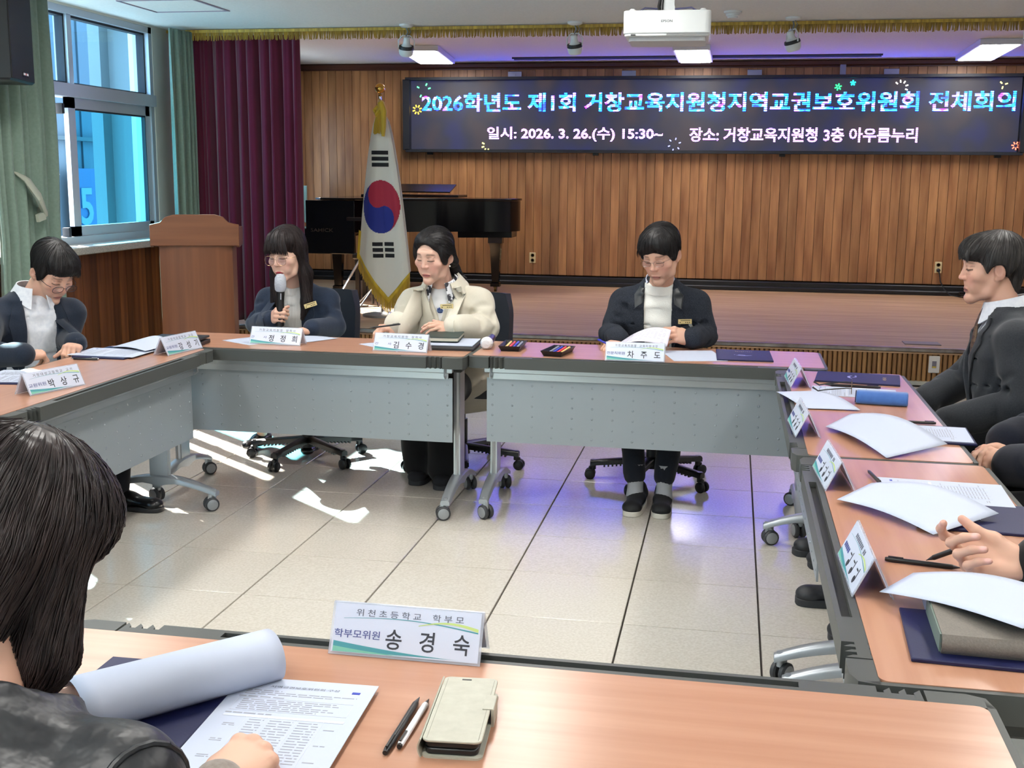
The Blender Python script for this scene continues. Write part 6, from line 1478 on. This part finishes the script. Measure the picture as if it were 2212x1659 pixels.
# ---- man in navy blazer at the left
f = Fig((-3.10, 4.64, .49), (-3.015, 4.605, .945), (-.60, -.80, 0), .175, 1.0, elR=(-2.99, 4.20, .735), elL=(-2.92, 4.69, .735), wrR=(-2.785, 4.165, .748), wrL=(-2.755, 4.50, .748),
        legs=(((-3.02, 4.52, .5), (-2.66, 4.38, .47), (-2.66, 4.40, .10)), ((-2.98, 4.68, .5), (-2.62, 4.60, .47), (-2.64, 4.575, .10))))
H = head_frame((-2.925, 4.628, 1.040), -PI/2-.42, .60, .0)
p = person('person in a navy blazer and open white shirt looking down, left side', SK['m'], H, dict(skin=(216, 170, 148), w=1.0, jaw=1.05, age=1, lip=(180, 118, 110), stubble=1, browk=.65),
           [(-1, FIST, frame((-2.785, 4.165, .745), (.35, .90, -.05), (.1, -.1, 1)), .95), (1, FIST, frame((-2.755, 4.50, .745), (.35, -.9, -.05), (.1, .1, 1)), .95)], f.base(), f)
nb = cloth_mat('dark navy blazer', (32, 42, 58), (26, 34, 48), .88, 220)
op = [(-.6, -.085, .075), (-.30, -.075, .066), (-.12, -.066, .062), (.03, -.068, .068), (.2, -.1, .1)]
jk, bv, _, _ = garment(p, 'blazer', f.upper(.015, seed=15, wr=.003, cut=lambda v: f.wedge(v, op)), nb)
garment(p, 'shirt', f.upper(.004, arms=False, hi=1.0, wr=.0035, seed=16, belly=.01), wht)
collar_band(p, 'shirt_collar', f.neck+f.up*-.012+f.fwd*.006, f.up, f.fwd, .064, .090, .052, .8, wht, .004, .03)
for s in (-1, 1): lapel(p, 'lapel', bv, f.neck, f.lat, f.up, f.fwd, [(s*.066, -.01), (s*.064, -.12), (s*.070, -.36)], [(s*.100, -.02), (s*.132, -.11), (s*.076, -.36)], nb)
cuff(p, 'shirt_cuff', f.elR, f.wrR, wht, .037, .02, -.004)
f.trousers(p, cloth_mat('dark trousers', (22, 24, 32)))
ds = mat('black dress shoe', (16, 17, 20), .3, spec=.5); dsole = mat('dark sole', (44, 44, 46), .6)
shoe(p, 'shoe', (-2.69, 4.585), (-2.42, 4.56), ds, dsole, .045, .08, .018); shoe(p, 'shoe', (-2.71, 4.40), (-2.47, 4.30), mat('brown black shoe', (44, 38, 36), .4), dsole, .045, .08, .018)
def hb(v):
    v.ell((0, -.022, .055), (.088, .106, .090), 0); v.ell((0, .035, .085), (.078, .066, .052), .02); v.ell((0, .072, .075), (.066, .036, .036), .02)
    for s in (-1, 1): v.ell((s*.073, .0, .020), (.018, .046, .05), .02)
    v.ell((0, .090, -.040), (.066, .078, .086), .010, '-')
    for s in (-1, 1): v.ell((s*.086, -.008, -.012), (.028, .022, .030), .006, '-')
    v.field(lambda X, Y, Z: -.078-.15*np.clip(Y, -.1, .1)-Z, '&', .01); v.cone((0, -.03, -.16), (0, -.03, -.07), .058, .058, .004, '-')
hair(p, 'hair', hb, (-.12, -.145, -.11), (.12, .13, .165), H, hair_blk, (0, -.03, .15), 1100, 8, .014, wr=.0006, r=.0006, lift=.001, extra=fringe(240, -.068, .068, lambda x: .052-.2*max(0, abs(x)-.03)+.15*x, y=.100, seed=5, jit=.008))
glasses(p, H, mat('dark metal rim', (52, 56, 66), .3, .8), .033, .026, .016, .110, -.012, rw=.0012)

# ---- man in charcoal suit at the right, in profile
f = Fig((1.085, 4.50, .49), (1.010, 4.535, 1.005), (.06, 1, 0), .19, 1.05, elR=(.94, 4.80, .70), elL=(1.02, 4.235, .70), wrR=(.76, 4.66, .62), wrL=(.79, 4.30, .615),
        legs=(((1.0, 4.60, .5), (.60, 4.66, .47), (.55, 4.62, .10)), ((1.0, 4.42, .5), (.58, 4.42, .47), (.52, 4.46, .10))))
H = head_frame((.945, 4.560, 1.148), PI/2+.04, .05, 0)
p = person('person in a charcoal suit and brown tie in profile at right', SK['m'], H, dict(skin=(212, 166, 144), w=.98, jaw=1.02, age=1, lip=(172, 112, 104), open=1, eyez=.004, browk=.45, nose=1.12),
           [(-1, RELAX, frame((.76, 4.66, .612), (-.7, -.6, -.1), (0, 0, 1)), .95), (1, RELAX, frame((.79, 4.30, .61), (-.6, .75, -.1), (0, 0, 1)), .95)], f.base(), f)
ch = cloth_mat('charcoal suiting', (50, 53, 58), (40, 43, 48), .88, 200)
op = [(-.42, -.004, .004), (-.30, -.03, .03), (-.10, -.056, .056), (.03, -.066, .066), (.2, -.1, .1)]
jk, bv, _, _ = garment(p, 'suit_jacket', f.upper(.018, r=(.060, .052, .040), seed=18, wr=.0035, cut=lambda v: f.wedge(v, op)), ch)
garment(p, 'shirt', f.upper(.005, arms=False, hi=1.0, wr=.002, seed=19), wht)
collar_band(p, 'shirt_collar', f.neck+f.up*-.016+f.fwd*.004, f.up, f.fwd, .066, .084, .056, .35, wht, .004, .02, -.008)
for s in (-1, 1): lapel(p, 'lapel', bv, f.neck, f.lat, f.up, f.fwd, [(s*.068, -.012), (s*.056, -.12), (s*.02, -.34)], [(s*.096, -.02), (s*.118, -.11), (s*.03, -.35)], ch)
tie = mat('brown striped tie', (62, 40, 34), .6, grain=((20, 20, 60), .05, (96, 74, 56)))
tp = [f.neck+f.up*w_+f.fwd*d for w_, d in ((.012, .082), (-.01, .092), (-.05, .112), (-.12, .128), (-.25, .142))]
ob('tie', MB().tube(tp, [.010, .020, .018, .028, .036], 10, flat=.35), tie, p)
f.trousers(p, cloth_mat('charcoal trousers', (42, 44, 48)))
snk = mat('black sneaker', (22, 24, 28), .55, grain=((40, 40, 40), .2, (44, 46, 52)))
shoe(p, 'shoe', (.56, 4.655), (.292, 4.545), snk, mat('sneaker sole', (40, 42, 46), .6), .048, .085, .024); shoe(p, 'shoe', (.56, 4.46), (.34, 4.40), snk, MATS['sneaker sole'], .048, .085, .024)
def hb(v):
    v.ell((0, -.024, .054), (.088, .106, .092), 0); v.ell((0, .035, .082), (.080, .070, .052), .02); v.ell((0, .078, .066), (.066, .034, .036), .02)
    for s in (-1, 1): v.ell((s*.074, -.012, .020), (.018, .050, .050), .02)
    v.cone((0, -.09, .02), (0, -.072, -.075), .055, .042, .03, flat=((0, 1, 0), .7))
    v.ell((0, .098, -.036), (.070, .082, .082), .010, '-')
    for s in (-1, 1): v.ell((s*.088, -.004, -.016), (.030, .034, .040), .006, '-')
    v.field(lambda X, Y, Z: -.088-Z, '&', .01); v.cone((0, -.03, -.16), (0, -.02, -.06), .058, .056, .006, '-')
hair(p, 'hair', hb, (-.12, -.15, -.11), (.12, .135, .165), H, hair_gry, (0, -.045, .145), 1500, 9, .014, wr=.0006, r=.0006, lift=.0012, extra=fringe(300, -.070, .070, lambda x: .046-.15*max(0, abs(x)-.03), y=.104, seed=6, jit=.010))

# ---- person in navy at the right edge (only sleeves and hands in view)
f = Fig((1.12, 3.62, .49), (1.08, 3.63, .985), (0, 1, 0), .19, 1.06, elR=(1.08, 3.95, .70), elL=(1.06, 3.34, .70), wrR=(.875, 3.775, .665), wrL=(.865, 3.625, .625),
        legs=(((1.05, 3.72, .5), (.64, 3.80, .47), (.60, 3.90, .10)), ((1.05, 3.54, .5), (.64, 3.56, .47), (.60, 3.62, .10))))
H = head_frame((1.02, 3.64, 1.12), PI/2, .1, 0)
p = person('person in a dark navy jacket with hands folded, right edge', SK['m'], H, dict(skin=(198, 150, 128), w=1.0),
           [(-1, RELAX, frame((.872, 3.770, .66), (-.80, -.45, -.12), (-.2, .3, .9)), .98), (1, RELAX, frame((.862, 3.625, .628), (-.72, .62, .05), (-.2, -.75, .6)), .98)], f.base(), f)
nk = cloth_mat('midnight navy jacket', (20, 24, 38), (15, 18, 30), .9, 200)
op = [(-.6, -.07, .06), (-.3, -.06, .05), (.03, -.068, .068), (.2, -.1, .1)]
garment(p, 'jacket', f.upper(.020, r=(.070, .062, .046), seed=21, wr=.0035, cut=lambda v: f.wedge(v, op)), nk); garment(p, 'shirt', f.upper(.006, arms=False, hi=1.0, wr=.002, seed=22), wht)
cuff(p, 'shirt_cuff', f.elR, f.wrR, wht, .036, .022, -.006); f.trousers(p, cloth_mat('black trousers', (15, 16, 20)))
shoe(p, 'shoe', (.54, 4.03), (.272, 4.0), snk, MATS['sneaker sole'], .048, .085, .024); shoe(p, 'shoe', (.60, 3.72), (.36, 3.68), snk, MATS['sneaker sole'], .048, .085, .024)
hair(p, 'hair', lambda v: (v.ell((0, -.024, .054), (.088, .106, .092), 0), v.ell((0, .098, -.03), (.075, .085, .09), .01, '-'), v.field(lambda X, Y, Z: -.07-Z, '&', .01)), (-.12, -.15, -.11), (.12, .13, .165), H, hair_blk, (0, -.04, .14), 200)

# ---- person whose hand holds a pen at the right edge
f = Fig((1.12, 2.12, .49), (1.06, 2.12, .975), (0, 1, 0), .19, 1.0, elR=(.90, 2.36, .735), elL=(1.0, 1.86, .72), wrR=(.610, 2.265, .754), wrL=(.84, 1.96, .66),
        legs=(((1.05, 2.22, .5), (.66, 2.26, .47), (.62, 2.30, .10)), ((1.05, 2.02, .5), (.66, 2.00, .47), (.62, 2.00, .10))))
H = head_frame((1.0, 2.12, 1.11), PI/2, .35, 0)
PENH = {'f': [(.38, .80, .45, .10), (.95, 1.25, .55, .02), (1.05, 1.3, .6, -.04), (1.1, 1.25, .6, -.10)], 't': (.34, .18, -.30, .0)}
p = person('person holding a black pen over the table at the right edge', SK['m'], H, dict(skin=(204, 156, 138), w=1.0),
           [(-1, PENH, frame((.566, 2.262, .752), (-.99, .04, .03), (-.04, .72, -.69)), 1.08), (1, RELAX, frame((.84, 1.96, .65), (-.9, .2, -.2), (0, 0, 1)), .98)], f.base(), f)
bj = cloth_mat('black jacket', (20, 21, 25), None, .9)
garment(p, 'jacket', f.upper(.018, r=(.062, .055, .040), seed=24), bj); f.trousers(p, MATS['black trousers'])
shoe(p, 'shoe', (.66, 2.30), (.40, 2.30), snk, MATS['sneaker sole']); shoe(p, 'shoe', (.66, 2.00), (.40, 2.00), snk, MATS['sneaker sole'])
hair(p, 'hair', lambda v: (v.ell((0, -.024, .054), (.088, .106, .092), 0), v.ell((0, .098, -.03), (.075, .085, .09), .01, '-'), v.field(lambda X, Y, Z: -.07-Z, '&', .01)), (-.12, -.15, -.11), (.12, .13, .165), H, hair_blk, (0, -.04, .14), 200)
pen('black clicker pen held in the hand at the right edge', (.408, 2.340, .722), (.505, 2.275, .795), .0056)

# ---- woman in black vest in the foreground, seen from behind
f = Fig((-.80, .78, .50), (-.785, 1.075, .893), (.92, -.40, 0), .155, .92, shR=(-.612, 1.035, .835), elR=(-.545, 1.00, .70), elL=(-1.02, 1.16, .70), wrR=(-.578, 1.195, .748), wrL=(-.90, 1.33, .745),
        legs=(((-.72, .80, .5), (-.66, 1.20, .47), (-.68, 1.22, .10)), ((-.88, .84, .5), (-.86, 1.22, .47), (-.88, 1.24, .10))))
H = head_frame((-.828, 1.195, 1.030), -.45, .55, .05)
p = person('person with a dark bob and black vest reading, seen from behind', SK['w'], H, dict(skin=(212, 166, 144), w=1.0, neck=.9),
           [(-1, FIST, frame((-.578, 1.195, .752), (.18, .96, .06), (.15, -.05, 1)), .92), (1, FLAT, frame((-.90, 1.33, .74), (.1, .95, -.05), (0, 0, 1)), .9)], f.base(-.018), f)
vest = mat('black faux leather', (24, 26, 31), .42, spec=.5, bump=((24, 24, 24), .5, .01), grain=((14, 14, 14), .25, (29, 31, 36)))
def armholes(v):
    for sh, s in ((f.shR, 1), (f.shL, -1)): v.cone(sh+f.lat*s*.062-f.up*.02, sh+f.lat*s*.14-f.up*.10, .052, .070, .01, '-')
v = f.upper(.034, arms=False, wr=.004, seed=26)
for sh in (f.shR, f.shL): v.cone(f.neck+(f.hip-f.neck)*.12, sh-f.up*.005, .060, .062, .04); v.cone(sh-f.up*.005, sh-f.up*.05, .066, .062, .03)
v.cone(f.neck-f.up*.03, f.neck+f.up*.12+f.fwd*.05, .064, .075, .008, '-'); vs_, vbv, _, _ = garment(p, 'vest', v, vest)
garment(p, 'sleeves', f.upper(-.006, r=(.052, .046, .040), seed=27, hi=.9, lo=.1), cloth_mat('taupe knit', (150, 140, 134), None, .9, 120))
# piping round the arm opening
c = f.shR+f.lat*.052-f.up*.045; n1 = (f.lat*.85+f.up*.3).normalized(); a1 = n1.cross(f.fwd).normalized(); a2 = n1.cross(a1)
ob('armhole_piping', MB().tube([vbv.find_nearest(c+(a1*math.cos(a)*.072+a2*math.sin(a)*.072))[0] for a in np.linspace(0, 2*PI, 40)], .0045, 8, caps=False), vest, p)
f.trousers(p, cloth_mat('grey trousers', (60, 60, 64)))
shoe(p, 'shoe', (-.68, 1.16), (-.64, 1.40), ds, dsole); shoe(p, 'shoe', (-.88, 1.18), (-.86, 1.42), ds, dsole)
def hb(v):
    v.ell((0, -.022, .055), (.090, .106, .092), 0); v.ell((0, .03, .06), (.084, .076, .066), .03)
    for s in (-1, 1): v.cone((s*.060, -.005, .03), (s*.074, .040, -.10), .042, .044, .03); v.cone((s*.074, .040, -.10), (s*.056, .055, -.195), .040, .012, .02)
    v.cone((0, -.070, .0), (0, -.080, -.155), .085, .055, .04); v.cone((.04, -.06, -.02), (.05, -.055, -.165), .06, .042, .03); v.cone((-.04, -.06, -.02), (-.05, -.055, -.165), .06, .042, .03)
    v.cone((.05, -.08, -.02), (.088, -.078, -.185), .046, .030, .03); v.cone((.02, -.09, -.02), (.050, -.098, -.200), .046, .030, .03)
    for x in (-.06, -.02, .02, .06): v.cone((x, -.085, -.02), (x*.95, -.070, -.215), .045, .030, .03)
    v.ell((0, .115, -.04), (.050, .060, .10), .012, '-'); v.cone((0, .02, -.10), (0, .01, -.27), .042, .050, .02, '-')
hair(p, 'hair', hb, (-.15, -.19, -.27), (.15, .14, .175), H, hair_mat('dark brown bob', (30, 26, 28), (66, 56, 56), .34), (0, -.04, .15), 3200, 18, .019, h=.0045, wr=.0016, down=1.1, r=.0008, lift=.0035, noise=.35)
chair('office chair of the woman in the vest, below the frame', -.80, .76, -.15, .3)
